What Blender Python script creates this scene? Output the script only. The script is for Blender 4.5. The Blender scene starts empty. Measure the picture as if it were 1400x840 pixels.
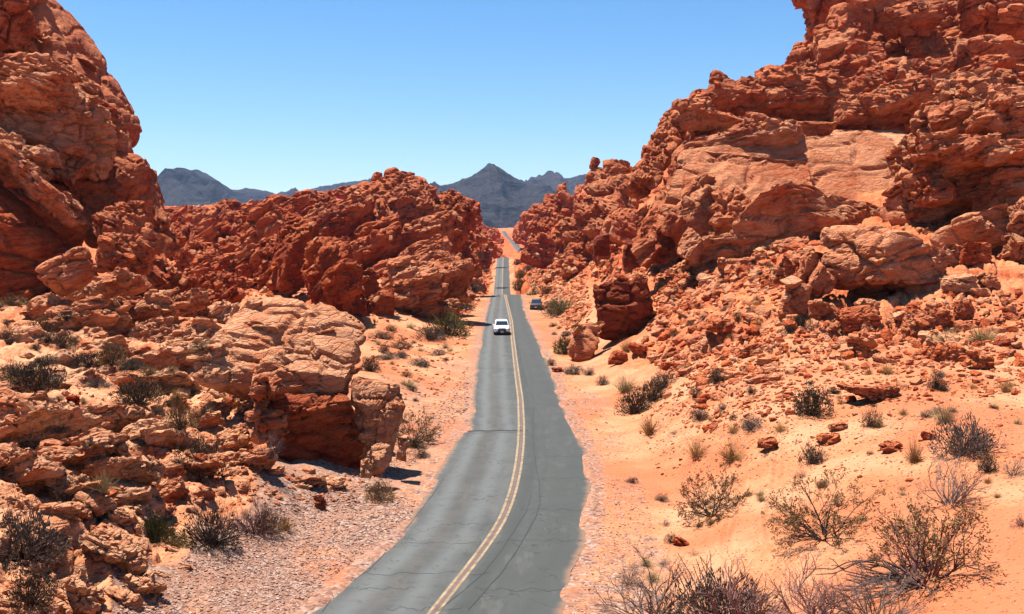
import bpy, math, random
import numpy as np
from mathutils import Vector, Matrix
C = bpy.context.scene
COL = C.collection
R = math.radians
rng = np.random.default_rng(7)
random.seed(7)

# ------------------------------------------------------------------ camera, sky, sun, exposure
CAM_H = 11.0
FPX = 1400.0
PITCH = math.atan(90 / FPX)
cam_d = bpy.data.cameras.new('camera'); cam = bpy.data.objects.new('camera', cam_d); COL.objects.link(cam)
cam.location = (0, 0, CAM_H); cam.rotation_euler = (math.pi / 2 - PITCH, 0, 0)
cam_d.sensor_width = 36; cam_d.lens = 36; cam_d.clip_start = 0.2; cam_d.clip_end = 30000
C.camera = cam
SUN_EL, SUN_AZ = R(73), R(-62)            # azimuth measured from straight ahead, negative = left
to_sun = Vector((math.sin(SUN_AZ) * math.cos(SUN_EL), math.cos(SUN_AZ) * math.cos(SUN_EL), math.sin(SUN_EL)))
w = bpy.data.worlds.new('World'); C.world = w; w.use_nodes = True
wn = w.node_tree; wn.nodes.clear()
sky = wn.nodes.new('ShaderNodeTexSky'); sky.sky_type = 'NISHITA'; sky.sun_disc = False
sky.sun_elevation = SUN_EL; sky.sun_rotation = SUN_AZ; sky.altitude = 700; sky.air_density = 1.0; sky.dust_density = 0.3; sky.ozone_density = 3.0
hs = wn.nodes.new('ShaderNodeHueSaturation'); hs.inputs['Saturation'].default_value = 1.28; hs.inputs['Value'].default_value = 1.0
bg = wn.nodes.new('ShaderNodeBackground'); bg.inputs[1].default_value = 0.071
wo = wn.nodes.new('ShaderNodeOutputWorld')
wn.links.new(sky.outputs[0], hs.inputs['Color']); wn.links.new(hs.outputs[0], bg.inputs[0]); wn.links.new(bg.outputs[0], wo.inputs[0])
sl = bpy.data.lights.new('sun', 'SUN'); sl.energy = 5.0; sl.angle = R(0.53); sl.color = (1.0, 0.95, 0.88)
so = bpy.data.objects.new('sun', sl); COL.objects.link(so)
so.rotation_euler = to_sun.to_track_quat('Z', 'Y').to_euler(); so.location = (0, 0, 80)
C.view_settings.view_transform = 'Standard'; C.view_settings.look = 'None'
C.view_settings.exposure = 1.2; C.view_settings.gamma = 1.0; C.view_settings.use_curve_mapping = False
C.cycles.max_bounces = 4; C.cycles.diffuse_bounces = 1; C.cycles.volume_bounces = 0

# ------------------------------------------------------------------ pixels of the photograph (1400 x 840) -> rays, points
def ray(px, py):
    xc = (px - 700.0) / FPX; yc = (420.0 - py) / FPX
    c, s = math.cos(PITCH), math.sin(PITCH)
    return Vector((xc, c + yc * s, -s + yc * c))
def P(px, py, d):                          # the point at forward distance d seen at that pixel
    r = ray(px, py); return Vector((0, 0, CAM_H)) + r * (d / r.y)
def pz(py, d): return P(700, py, d).z
def sm(a, b, x):
    t = np.clip((x - a) / (b - a), 0, 1); return t * t * (3 - 2 * t)

# ------------------------------------------------------------------ tags
def tag(o, label=None, cat=None, group=None, kind=None):
    if label: o['label'] = label
    if cat: o['category'] = cat
    if group: o['group'] = group
    if kind: o['kind'] = kind
    return o
def empty(name, loc, label, cat, group=None):
    o = bpy.data.objects.new(name, None); COL.objects.link(o); o.location = loc; o.empty_display_size = .5
    return tag(o, label, cat, group)
def link(name, me, parent=None, loc=None):
    o = bpy.data.objects.new(name, me); COL.objects.link(o)
    if parent is not None: o.parent = parent
    if loc is not None: o.location = loc
    return o
def np_mesh(name, V, F, mats=(), smooth=False, mi=None):
    """V (n,3), F (m,4) or (m,3) arrays -> mesh"""
    V = np.asarray(V, np.float32); F = np.asarray(F, np.int32); k = F.shape[1]
    me = bpy.data.meshes.new(name)
    me.vertices.add(len(V)); me.vertices.foreach_set('co', V.ravel())
    me.loops.add(F.size); me.loops.foreach_set('vertex_index', F.ravel())
    me.polygons.add(len(F)); me.polygons.foreach_set('loop_start', np.arange(0, F.size, k, dtype=np.int32))
    me.polygons.foreach_set('use_smooth', np.full(len(F), smooth))
    if mi is not None: me.polygons.foreach_set('material_index', np.asarray(mi, np.int32))
    for m in mats: me.materials.append(m)
    me.update(calc_edges=True)
    return me
def fattr(me, name, arr):
    a = me.attributes.new(name, 'FLOAT', 'POINT'); a.data.foreach_set('value', np.asarray(arr, np.float32))

# ------------------------------------------------------------------ a small language for node trees
class S:
    def __init__(s, t, k): s.t = t; s.k = k
    def m(s, op, *a): return s.t.math(op, s, *a)
    def __add__(s, o): return s.m('ADD', o)
    __radd__ = __add__
    def __mul__(s, o): return s.m('MULTIPLY', o)
    __rmul__ = __mul__
    def __sub__(s, o): return s.m('SUBTRACT', o)
    def __rsub__(s, o): return s.t.math('SUBTRACT', o, s)
    def __truediv__(s, o): return s.m('DIVIDE', o)
class T:
    def __init__(s, nt): s.nt = nt
    def put(s, sock, v):
        if isinstance(v, S): s.nt.links.new(v.k, sock)
        elif isinstance(v, (tuple, list)) and len(v) == 3 and sock.type == 'RGBA': sock.default_value = (*v, 1)
        else: sock.default_value = v
    def node(s, typ, **kw):
        n = s.nt.nodes.new(typ)
        for k, v in kw.items(): setattr(n, k, v)
        return n
    def math(s, op, *a):
        n = s.node('ShaderNodeMath', operation=op)
        for i, v in enumerate(a): s.put(n.inputs[i], v)
        return S(s, n.outputs[0])
    def vm(s, op, *a, scale=None):
        n = s.node('ShaderNodeVectorMath', operation=op)
        for i, v in enumerate(a): s.put(n.inputs[i], v)
        if scale is not None: s.put(n.inputs['Scale'], scale)
        return S(s, n.outputs[1] if op in ('DOT_PRODUCT', 'LENGTH') else n.outputs[0])
    def noise(s, v, scale, detail=2., rough=.5, out=0, dist=0.):
        n = s.node('ShaderNodeTexNoise'); s.put(n.inputs['Vector'], v); s.put(n.inputs['Scale'], scale)
        s.put(n.inputs['Detail'], detail); s.put(n.inputs['Roughness'], rough); s.put(n.inputs['Distortion'], dist)
        return S(s, n.outputs[out])
    def vor(s, v, scale, feature='F1', out=0, rand=1., metric='EUCLIDEAN'):
        n = s.node('ShaderNodeTexVoronoi', feature=feature)
        if metric != 'EUCLIDEAN': n.distance = metric
        s.put(n.inputs['Vector'], v); s.put(n.inputs['Scale'], scale)
        s.put(n.inputs['Randomness'], rand); return S(s, n.outputs[out])
    def ss(s, v, a, b, lo=0., hi=1., kind='SMOOTHSTEP'):
        n = s.node('ShaderNodeMapRange', interpolation_type=kind)
        for i, x in enumerate((v, a, b, lo, hi)): s.put(n.inputs[i], x)
        return S(s, n.outputs[0])
    def sep(s, v):
        n = s.node('ShaderNodeSeparateXYZ'); s.put(n.inputs[0], v); return [S(s, o) for o in n.outputs]
    def com(s, x, y, z):
        n = s.node('ShaderNodeCombineXYZ')
        for i, v in enumerate((x, y, z)): s.put(n.inputs[i], v)
        return S(s, n.outputs[0])
    def rot(s, v, axis, ang):
        n = s.node('ShaderNodeVectorRotate', rotation_type='AXIS_ANGLE'); s.put(n.inputs['Vector'], v)
        n.inputs['Axis'].default_value = axis; s.put(n.inputs['Angle'], ang); return S(s, n.outputs[0])
    def mix(s, f, a, b, mode='MIX'):
        n = s.node('ShaderNodeMix', data_type='RGBA', blend_type=mode); s.put(n.inputs[0], f)
        s.put(n.inputs[6], a); s.put(n.inputs[7], b); return S(s, n.outputs[2])
    def attr(s, name):
        n = s.node('ShaderNodeAttribute', attribute_name=name); return S(s, n.outputs['Fac'])
    def gattr(s, name):
        n = s.node('GeometryNodeInputNamedAttribute', data_type='FLOAT'); n.inputs[0].default_value = name; return S(s, n.outputs[0])
def material(name):
    m = bpy.data.materials.new(name); m.use_nodes = True; m.node_tree.nodes.clear(); t = T(m.node_tree)
    b = t.node('ShaderNodeBsdfPrincipled'); o = t.node('ShaderNodeOutputMaterial'); m.node_tree.links.new(b.outputs[0], o.inputs[0])
    return m, t, b
def flat(name, col, rough=.6, metal=0., spec=.5, var=0.0, vscale=8.):
    m, t, b = material(name)
    if var:
        g = t.node('ShaderNodeNewGeometry'); n = t.noise(S(t, g.outputs['Position']), vscale, 3.)
        oi = t.node('ShaderNodeObjectInfo')
        c = t.mix(t.ss(n, .3, .7, kind='LINEAR'), tuple(x * (1 - var) for x in col), tuple(min(1, x * (1 + var)) for x in col)); t.put(b.inputs['Base Color'], c)
    else: t.put(b.inputs['Base Color'], col)
    b.inputs['Roughness'].default_value = rough; b.inputs['Metallic'].default_value = metal
    b.inputs['Specular IOR Level'].default_value = spec
    return m
def posn(t):
    g = t.node('ShaderNodeNewGeometry'); return S(t, g.outputs['Position']), S(t, g.outputs['Normal'])
def bump(t, b, h, dist, strength=1.0):
    n = t.node('ShaderNodeBump'); n.inputs['Strength'].default_value = strength; n.inputs['Distance'].default_value = dist
    t.put(n.inputs['Height'], h); t.put(b.inputs['Normal'], S(t, n.outputs[0]))

# ------------------------------------------------------------------ rock, sand and gravel materials
def rock_colour(t, p, tone, dip=0.25):
    q = t.rot(p, (0, 1, 0), dip); q = t.vm('MULTIPLY', q, (1., 1., 3.2))
    wz = t.noise(p, .12, 3.)
    n1 = t.noise(p, .22, 5., .62); n2 = t.noise(q, .9, 6., .7); n3 = t.noise(q, 5.5, 4., .7)
    f = n1 * .45 + n2 * .4 + n3 * .25
    c = t.mix(t.ss(f, .45, .64), (.46, .078, .024), (.90, .285, .10))
    pale = t.mix(t.ss(f, .42, .62), (.74, .26, .11), (1.0, .68, .45))
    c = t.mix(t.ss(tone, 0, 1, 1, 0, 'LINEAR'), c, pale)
    # desert varnish: dark stains, streaked downwards
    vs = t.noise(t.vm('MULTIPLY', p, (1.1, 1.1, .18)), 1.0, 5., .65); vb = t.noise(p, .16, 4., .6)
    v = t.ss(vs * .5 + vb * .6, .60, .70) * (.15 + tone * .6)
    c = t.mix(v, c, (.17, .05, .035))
    # thin darker seams between the beds
    s1 = t.sep(t.vm('ADD', q, t.vm('SCALE', t.noise(p, .7, 4., out=1), scale=1.6)))[2]
    band = t.noise(t.com(0., 0., s1), 1.6, 3., .8)
    c = t.mix(t.ss(band, .55, .64) * .35, c, (.30, .075, .035))
    c = t.mix(t.ss(tone, 1., 2., 0., .8, 'LINEAR'), c, (.15, .042, .030))      # highest tones: shade painted into dark faces, plus blackish stones' own colour
    c = t.vm('MULTIPLY', c, (.58, .44, .35)); return c, q
def rock_material(name, tone=None):
    m, t, b = material(name); p, n = posn(t)
    tn = t.attr('tone') if tone is None else tone
    c, q = rock_colour(t, p, tn)
    t.put(b.inputs['Base Color'], c); b.inputs['Roughness'].default_value = .9; b.inputs['Specular IOR Level'].default_value = .15
    e1 = t.ss(t.vor(t.vm('ADD', q, t.vm('SCALE', t.noise(p, .9, 3., out=1), scale=1.1)), .8, 'DISTANCE_TO_EDGE'), 0., .07); e2 = t.ss(t.vor(t.vm('ADD', q, t.vm('SCALE', t.noise(p, 2., 2., out=1), scale=.5)), 4.2, 'DISTANCE_TO_EDGE'), 0., .15)
    h = t.noise(q, .55, 9., .70) * 1.5 + t.noise(q, 2.2, 8., .68) * .8 + e1 * .6 + e2 * .16
    bump(t, b, h, .15, 1.0)
    return m
M_ROCK = rock_material('sandstone')

def ground_material():
    m, t, b = material('desert_ground'); p, n = posn(t)
    c, q = rock_colour(t, p, t.attr('tone'))
    e1 = t.ss(t.vor(q, 1.5, 'DISTANCE_TO_EDGE'), 0., .12); e2 = t.ss(t.vor(q, 5., 'DISTANCE_TO_EDGE'), 0., .15)
    hr = t.noise(q, 2.4, 8., .68) * .8 + e1 * .10 + e2 * .05
    # sand
    a = t.noise(p, .35, 4.); bb = t.noise(p, 3.5, 5., .7); g = t.noise(p, 22., 3., .7)
    cs = t.mix(t.ss(a * .6 + bb * .4, .36, .64), (.66, .245, .10), (.78, .40, .20))
    cs = t.mix(t.ss(t.noise(p, .12, 3.), .46, .60) * .75, cs, (.62, .19, .075))
    cs = t.mix(t.ss(g, .54, .68) * .4, cs, (.55, .20, .09))
    cl = t.vor(p, 9., 'F1'); cc = t.vor(p, 9., 'F1', out=1)
    ccx = t.sep(cc)[0]
    cs = t.mix(t.ss(ccx, .80, .84) * t.ss(cl, .42, .30), cs, (.33, .10, .05))
    hs_ = bb * .16 + g * .05 + a * .3
    # gravel: small stones of many tints
    v1 = t.vor(p, 8., 'F1'); v1c = t.vor(p, 8., 'F1', out=1); vx, vy, vz = t.sep(v1c)
    cg = t.mix(t.ss(vx, .0, 1.), (.40, .18, .11), (.66, .38, .25)); cg = t.mix(t.ss(vy, .78, .9), cg, (.74, .50, .36))
    cg = t.mix(t.ss(vz, .84, .9), cg, (.20, .11, .09)); cg = t.mix(t.ss(t.noise(p, .5, 4.), .46, .66) * .6, cg, (.70, .31, .17))
    hg = t.ss(v1, .0, .55, .10, 0.) + t.noise(p, 18., 2.) * .03
    fn = t.noise(p, 1.3, 5., .7) - .5
    rk = t.ss(t.attr('rocky') + fn * .5, .42, .58); gr = t.ss(t.attr('gravel') + fn * .7, .40, .62)
    cs = t.vm('MULTIPLY', cs, (.57, .55, .565)); cg = t.vm('MULTIPLY', cg, (.43, .455, .49)); c2 = t.mix(gr, cs, cg); c2 = t.mix(rk, c2, c)
    t.put(b.inputs['Base Color'], c2); b.inputs['Roughness'].default_value = .95; b.inputs['Specular IOR Level'].default_value = .1
    h = hr * rk + (hg * gr + hs_ * (1. - gr)) * (1. - rk) * 1.1
    bump(t, b, h, .15, 1.0)
    return m
M_GROUND = ground_material()

# ------------------------------------------------------------------ weathering: geometry nodes that carve beds, joints and blocks
def weather_tree(name, octaves, dipattr=True):
    nt = bpy.data.node_groups.new(name, 'GeometryNodeTree'); t = T(nt)
    nt.interface.new_socket('Geometry', in_out='INPUT', socket_type='NodeSocketGeometry')
    nt.interface.new_socket('Geometry', in_out='OUTPUT', socket_type='NodeSocketGeometry')
    gi = t.node('NodeGroupInput'); go = t.node('NodeGroupOutput')
    p = S(t, t.node('GeometryNodeInputPosition').outputs[0]); n = S(t, t.node('GeometryNodeInputNormal').outputs[0])
    sc = t.gattr('sc'); amp = t.gattr('amp'); dip = t.gattr('dip'); seed = t.gattr('seed')
    q = t.rot(p, (0, 1, 0), dip); q = t.vm('SCALE', q, scale=t.math('DIVIDE', 1., sc))
    q = t.vm('ADD', q, t.com(seed, seed * 1.7, seed * .3))
    q = t.vm('ADD', q, t.vm('SCALE', t.vm('SUBTRACT', t.noise(q, .5, 3., out=1), (.5, .5, .5)), scale=.9))
    qz = t.vm('MULTIPLY', q, (1., 1., 2.0))
    d = 0.
    for (f, ac, ae, wd) in octaves:
        qq = t.vm('ADD', qz, (f * 3.1, f * 1.3, f * .7))
        ch = 'CHEBYCHEV'; c = t.sep(t.vor(qq, f, 'F1', out=1, metric=ch, rand=.85))[0]; e = t.vor(qq, f, 'F2', metric=ch, rand=.85) - t.vor(qq, f, 'F1', metric=ch, rand=.85)
        d = (c - .5) * ac + t.ss(e, 0., wd, -ae, 0.) + d
    # beds: ledges of harder stone parted by thin recessed seams
    qx_, qy_, z = t.sep(t.vm('ADD', q, t.vm('SCALE', t.vm('SUBTRACT', t.noise(q, .8, 3., out=1), (.5, .5, .5)), scale=.35)))
    for F_, A_, B_ in ((2.6, .26, .17), (7.5, .07, .05)):
        zz = z * F_; k_ = t.math('FLOOR', zz); fr = t.math('FRACT', zz)
        wn_ = t.node('ShaderNodeTexWhiteNoise', noise_dimensions='1D'); t.put(wn_.inputs['W'], k_ + seed)
        d = d + (S(t, wn_.outputs[0]) - .5) * A_ - t.ss(fr, 0., .14, B_, 0.) - fr * A_ * .45
    d = d + (t.noise(q, 1.1, 6., .5) - .5) * .13
    off = t.vm('SCALE', n, scale=d * amp * sc)
    off = t.vm('ADD', off, t.vm('SCALE', t.vm('MULTIPLY', t.vm('SUBTRACT', t.noise(q, 2.1, 4., .6, out=1), (.5, .5, .5)), (1., 1., .5)), scale=amp * sc * .12))
    sp = t.node('GeometryNodeSetPosition'); nt.links.new(gi.outputs[0], sp.inputs['Geometry']); t.put(sp.inputs['Offset'], off)
    nt.links.new(sp.outputs[0], go.inputs[0])
    return nt
def bake(me, tree, keep_attrs=True):
    o = bpy.data.objects.new('tmp', me); COL.objects.link(o)
    md = o.modifiers.new('w', 'NODES'); md.node_group = tree
    dg = bpy.context.evaluated_depsgraph_get(); dg.update()
    r = bpy.data.meshes.new_from_object(o.evaluated_get(dg), depsgraph=dg)
    COL.objects.unlink(o); bpy.data.objects.remove(o)
    return r
def coords(me):
    a = np.empty(len(me.vertices) * 3, np.float32); me.vertices.foreach_get('co', a); return a.reshape(-1, 3)
# ------------------------------------------------------------------ the road's line, read from its edges
def gd(py, z=0.):                           # forward distance at which the level z is seen at row py
    r = ray(700, py); return (z - CAM_H) / r.z * r.y
ROWS = [(900, 320, 745), (840, 419, 766), (806, 459, 777), (794, 472, 781), (765, 508, 790), (734, 541.5, 799), (703, 563.5, 804.5), (681, 577, 806), (660, 590, 806.5), (640, 604, 805.5),
        (620, 614, 802), (600, 625, 794), (593, 629, 790.5), (588, 643, 788), (560, 645.5, 772), (547, 646.5, 765.5), (530, 648, 762), (500, 651.5, 751), (480, 654, 742), (464, 657.5, 735), (440, 662, 723), (420, 667, 716)]
LINE = [(900, 548), (840, 592), (781, 639), (744, 667), (709, 689), (671, 702), (640, 708.5), (610, 712), (583, 713), (547, 711.5), (518, 707.5), (490, 704), (464, 701), (440, 699), (420, 694.5)]
edge = [(gd(py), P(l, py, gd(py)).x, P(r_, py, gd(py)).x, 0.) for py, l, r_ in ROWS]
def far_row(py, l, r_, d): return (d, P(l, py, d).x, P(r_, py, d).x, pz(py, d))
edge += [far_row(403, 671.5, 713, 212), (240, P(671.5, 403, 225).x, P(711, 403, 225).x, -1.6), (300, -5.2, 1.2, -9.5), (350, -6.3, .2, -11), far_row(399, 675, 698, 386), far_row(375, 677.2, 697, 450),
         far_row(352, 679.5, 696, 535), (570, -7.5, -1.2, 2.0), (640, -4, 2.5, -1.), (720, 6, 12.5, -3.5), (780, 14, 21, -1.), far_row(345, 708, 721, 850), far_row(338, 702, 714, 930), far_row(330, 696, 704, 1050), far_row(322, 688, 694, 1250), far_row(316, 686, 691, 1500)]
ED = np.array(edge)
ldist = [(gd(py), P(l, py, gd(py)).x) for py, l in LINE] + [(212, P(690.5, 403, 212).x), (260, -1.7), (320, -2.5), (386, P(686.5, 399, 386).x), (450, P(687, 375, 450).x), (535, P(688, 352, 535).x), (570, -4.4)]
LD = np.array(ldist)
def smooth_interp(x, xs, ys): return np.interp(x, xs, ys)
def road_l(d): return np.interp(d, ED[:, 0], ED[:, 1])
def road_r(d): return np.interp(d, ED[:, 0], ED[:, 2])
_g = np.arange(0, 1600, 2.); _z = np.interp(_g, ED[:, 0], ED[:, 3]); _k = np.hanning(19); _k /= _k.sum()
_zs = np.convolve(np.pad(_z, 9, mode='edge'), _k, 'valid')
def road_z(d): return np.interp(d, _g, _zs)

# ------------------------------------------------------------------ ground heights: (px, py, distance, rocky, gravel, tone)
GP = [
 (0,840,24,.8,.2,.2),(-200,840,22,.9,0,.3),(200,838,29,.2,.9,.3),(100,770,29,.9,.1,.3),(0,700,30,.9,0,.2),(-200,700,30,1,0,.3),(0,600,40,.9,0,.2),(0,500,60,.85,0,.1),(0,420,85,.8,0,.2),
 (-200,500,60,1,0,.3),(-250,420,85,1,0,.6),(150,515,60,.5,0,.1),(150,600,42,.9,0,.15),(200,680,35,.9,.1,.2),(290,700,37,.5,.6,.3),(300,640,40,.8,.1,.3),(400,700,39.5,.15,.9,.3),(330,760,33.5,.0,1,.3),(470,700,41,0,1,.3),
 (250,560,50,.8,0,.15),(250,480,70,.9,0,.2),(200,420,92,.9,0,.3),(500,650,47,.3,.6,.4),(560,600,55,.1,.5,.4),(560,540,70,.1,.5,.4),(560,490,93,.2,.2,.5),(600,455,120,.0,.2,.3),(530,460,112,.35,0,.5),(480,440,115,.6,0,.6),
 (420,420,120,.8,0,.6),(620,430,150,.5,.2,.3),(640,400,210,.8,0,.6),(560,380,190,.9,0,.8),(640,370,300,.8,0,.9),(520,405,135,.1,0,-.6),(600,340,330,1,0,.9),(660,350,520,.9,0,.9),(650,315,600,1,0,.9),(560,290,360,1,0,.9),
 (450,290,330,1,0,1),(300,345,240,1,0,.9),(250,312,380,1,0,1),(350,284,600,1,0,1),(450,272,700,1,0,1),(300,390,140,.9,0,.5),(100,380,150,1,0,.8),(-200,200,300,1,0,.8),(230,420,110,.9,0,.4),
 (860,840,30.3,0,.55,.3),(1000,840,28.5,0,.1,.3),(1200,840,25.5,0,0,.3),(1400,840,22,0,0,.3),(1600,840,20,0,0,.3),(1400,650,33,0,0,.2),(1600,600,38,0,0,.2),(1400,540,45,0,0,.1),(1400,480,55,.35,0,.3),(1400,400,68,.9,0,.6),(1650,400,75,.9,0,.6),
 (1200,700,33,0,0,.3),(1200,560,46,.0,0,.2),(1210,500,56,.25,0,.3),(1200,440,66,.85,0,.6),(1250,300,95,1,0,.8),(1000,700,38,0,0,.3),(1000,600,47,.05,0,.3),(1000,530,57,.35,0,.4),(1000,440,75,.75,0,.7),(1000,380,92,.9,0,.8),(1000,320,125,1,0,.8),
 (900,690,44,0,.3,.3),(880,600,55,0,.15,.3),(900,530,70,.1,0,.3),(900,470,84,.6,0,.7),(880,400,112,.8,0,.8),(890,330,150,1,0,.9),(800,485,98,.1,.1,.4),(790,430,132,.5,0,.5),(800,380,170,.7,0,.8),(780,330,230,1,0,.9),(765,290,330,1,0,.9),
 (732,418,172,.2,.1,.3),(742,395,215,.9,0,.6),(730,368,320,1,0,.9),(722,350,480,.9,0,.9),(760,325,440,1,0,.9),(745,300,620,1,0,.9),(800,262,700,1,0,1),(1100,170,240,1,0,.8),(1350,60,240,1,0,.8),(1600,250,130,1,0,.8),(1700,50,260,1,0,.8),
 (1000,235,300,1,0,.9),(860,278,400,1,0,.9),(680,325,1100,1,0,1),(720,316,1000,1,0,1)]
gpx = []
for px, py, d, rk, gr, tn in GP:
    p = P(px, py, d); gpx.append((p.x / p.y, math.log(p.y), p.z, rk, gr, tn))
for d in (22, 28, 35, 44, 55, 70, 90, 120, 160, 210, 260, 320, 390, 460, 535, 600, 700, 850, 1000, 1250):
    gpx.append(((road_l(d) - 2) / d, math.log(d), float(road_z(d)), .0 if d < 250 else 1., .5 if d < 250 else 0., .3 if d < 250 else .9)); gpx.append(((road_r(d) + 2) / d, math.log(d), float(road_z(d)), .0 if d < 250 else 1., .5 if d < 250 else 0., .3 if d < 250 else .9))
for px, d, z in ((-400, 2500, 70), (200, 2500, 70), (700, 2500, 52), (1200, 2500, 75), (1800, 2500, 70), (-400, 1200, 30), (300, 1200, 26), (1000, 1200, 30), (1600, 1200, 30)):
    gpx.append(((px - 700) / 1400, math.log(d), z, .6, .3, .6))
GPA = np.array(gpx, np.float64)
KS = np.array([1.0, .55])                   # the across axis counts more
def feats(u, v): return np.stack([u * 1.0, v * .45], -1)
def kern(r): return np.sqrt(r * r + .03 ** 2)
Xc = feats(GPA[:, 0], GPA[:, 1]); Dm = np.linalg.norm(Xc[:, None] - Xc[None], axis=-1)
ZS = np.exp(GPA[:, 1])                      # heights are interpolated relative to distance so that far and near behave alike
A_ = kern(Dm); nn = len(Xc); Pm = np.c_[np.ones(nn), Xc]
K = np.block([[A_ + np.eye(nn) * 2e-3 * -1, Pm], [Pm.T, np.zeros((3, 3))]])
def solve(y): return np.linalg.solve(K, np.r_[y, np.zeros(3)])
Wz = solve((GPA[:, 2] - CAM_H) / ZS)
def rbf_many(u, v):
    X = feats(u, v); out = []
    n = len(u); z = np.empty(n); rk = np.empty(n); gr = np.empty(n); tn = np.empty(n)
    for i in range(0, n, 60000):
        x = X[i:i + 60000]; r = np.sqrt(((x[:, None] - Xc[None]) ** 2).sum(-1))
        z[i:i + 60000] = kern(r) @ Wz[:nn] + np.c_[np.ones(len(x)), x] @ Wz[nn:]
        wgt = 1 / (r ** 3.2 + 1e-6); wgt /= wgt.sum(1, keepdims=True)
        rk[i:i + 60000] = wgt @ GPA[:, 3]; gr[i:i + 60000] = wgt @ GPA[:, 4]; tn[i:i + 60000] = wgt @ GPA[:, 5]
    return z, rk, gr, tn
def vnoise(x, y, seed=0):                   # plain value noise for the ground sheet
    xi = np.floor(x).astype(np.int64); yi = np.floor(y).astype(np.int64); fx = x - xi; fy = y - yi
    def h(a, b):
        k = (a * 374761393 + b * 668265263 + seed * 974711) & 0xffffffff; k = ((k ^ (k >> 13)) * 1274126177) & 0xffffffff
        return ((k ^ (k >> 16)) & 0xffff) / 65535.
    sx = fx * fx * (3 - 2 * fx); sy = fy * fy * (3 - 2 * fy)
    return (h(xi, yi) * (1 - sx) + h(xi + 1, yi) * sx) * (1 - sy) + (h(xi, yi + 1) * (1 - sx) + h(xi + 1, yi + 1) * sx) * sy

def ground_height(x, y):
    """world height and surface kinds of the ground at points in front of the camera"""
    d = np.maximum(y, 1.); r = np.hypot(x, y)
    u = np.clip(x / np.maximum(y, .35 * r + .1), -1.6, 1.6); dd = np.clip(np.maximum(y, .45 * r), 20, 2500); v = np.log(dd)
    z, rk, gr, tn = rbf_many(u, v); z = z * dd + CAM_H
    z = z + (vnoise(x * .22, y * .22, 3) - .5) * .5 * sm(25, 60, dd)
    z = z + ((vnoise(x * .8, y * .8, 51) - .5) * .20 + (vnoise(x * 2.1, y * 2.1, 52) - .5) * .09 + (vnoise((x + y * .4) * .35, y * .12, 53) - .5) * .35) * sm(18, 26, dd)
    # the road bed and its shoulders
    rl, rr = road_l(d), road_r(d); lat = np.maximum(rl - x, x - rr)      # > 0 off the asphalt
    bed = 1 - sm(.6, np.where(d > 230, 3.0, 4.5 + .012 * d), lat + (vnoise(x * .3, y * .15, 9) - .5) * 1.5 * sm(.5, 2.5, lat))
    on = (y > 15) & (y < 1500); bed = np.where(on, bed, 0)
    z = z * (1 - bed) + road_z(d) * bed
    z = z - .035 * np.where(on, 1 - sm(-.3, .15, lat), 0) + .05 * np.where(on, np.exp(-((lat - 1.2) / .9) ** 2) * (vnoise(x, y * .4, 4)), 0)
    z = z + np.where(on, np.exp(-((lat + .05) / .28) ** 2) * .10 * sm(.45, .8, vnoise(x * .5, y * .35, 41)), 0)
    rk = rk * (1 - bed * (1 - sm(560, 700, d))); gr = np.where(on, np.maximum(gr, (1 - sm(.3, 2.2, lat)) * .55 * (1 - sm(240, 320, d))), gr)
    # wheel ruts pressed in the right-hand sand, one pair curving away from the road
    for k in (0, 1.5):
        cx = 8.0 + k + 2.2 * np.exp(-((y - 46) / 7.) ** 2) - .9 * np.exp(-((y - 33) / 5.) ** 2)
        q = np.exp(-((x - cx) / .16) ** 2); m = sm(30, 34, y) * (1 - sm(56, 66, y)); z = z - .09 * q * m + .05 * np.exp(-((np.abs(x - cx) - .3) / .12) ** 2) * m
    # the viewpoint's own knoll, and open desert behind it
    near = 1 - sm(8, 24, r); z = z * (1 - near) + (9.3 - r * .27) * near; rk = np.maximum(rk, near * .8)
    back = sm(0, -40, y); z = z * (1 - back * (r > 3)) + (3 + r * .02) * back * (r > 3)
    return z, rk, gr, tn

def polar():
    a = np.concatenate([np.linspace(-180, -34, 50, endpoint=False), np.linspace(-34, -29.5, 20, endpoint=False), np.linspace(-29.5, 29.5, NCOL, endpoint=False), np.linspace(29.5, 34, 20, endpoint=False), np.linspace(34, 180, 50, endpoint=False)])
    r = np.concatenate([np.array([.5, 2, 4, 7, 10, 13, 16, 18.5, 20.5]), np.exp(np.linspace(math.log(22), math.log(750), NROW)), np.exp(np.linspace(math.log(780), math.log(9000), 45))])
    return np.radians(a), r
NCOL, NROW = 820, 640
aa, rr_ = polar(); na, nr = len(aa), len(rr_)
AX, RY = np.meshgrid(aa, rr_); X = (np.sin(AX) * RY).ravel(); Y = (np.cos(AX) * RY).ravel()
Z, RK, GR, TN = ground_height(X, Y)
far_plain = sm(700, 1500, np.hypot(X, Y)); Z = Z + (vnoise(X * .004, Y * .004, 5) - .5) * 30 * far_plain * sm(60, 400, np.abs(X))
V = np.stack([X, Y, Z], -1)
i = np.arange(nr - 1)[:, None] * na + np.arange(na)[None]; j = np.arange(nr - 1)[:, None] * na + (np.arange(na)[None] + 1) % na
F = np.stack([i, j, j + na, i + na], -1).reshape(-1, 4)
me = np_mesh('ground', V, F, (M_GROUND,), True)
d_ = np.hypot(X, Y)
lat_ = np.maximum(road_l(Y) - X, X - road_r(Y)); keep = np.where((Y > 10) & (Y < 1500), sm(1.0, 4.5, lat_), 1)
rkn = sm(.30, .75, RK + (vnoise(X * .35, Y * .35, 11) - .5) * .5 + (vnoise(X * 1.1, Y * 1.1, 12) - .5) * .3)
fattr(me, 'rocky', RK); fattr(me, 'gravel', GR); fattr(me, 'tone', np.clip(TN, 0, 1))
scl = np.where(d_ < 1e9, 3.2, 0); fattr(me, 'sc', scl)
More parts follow.
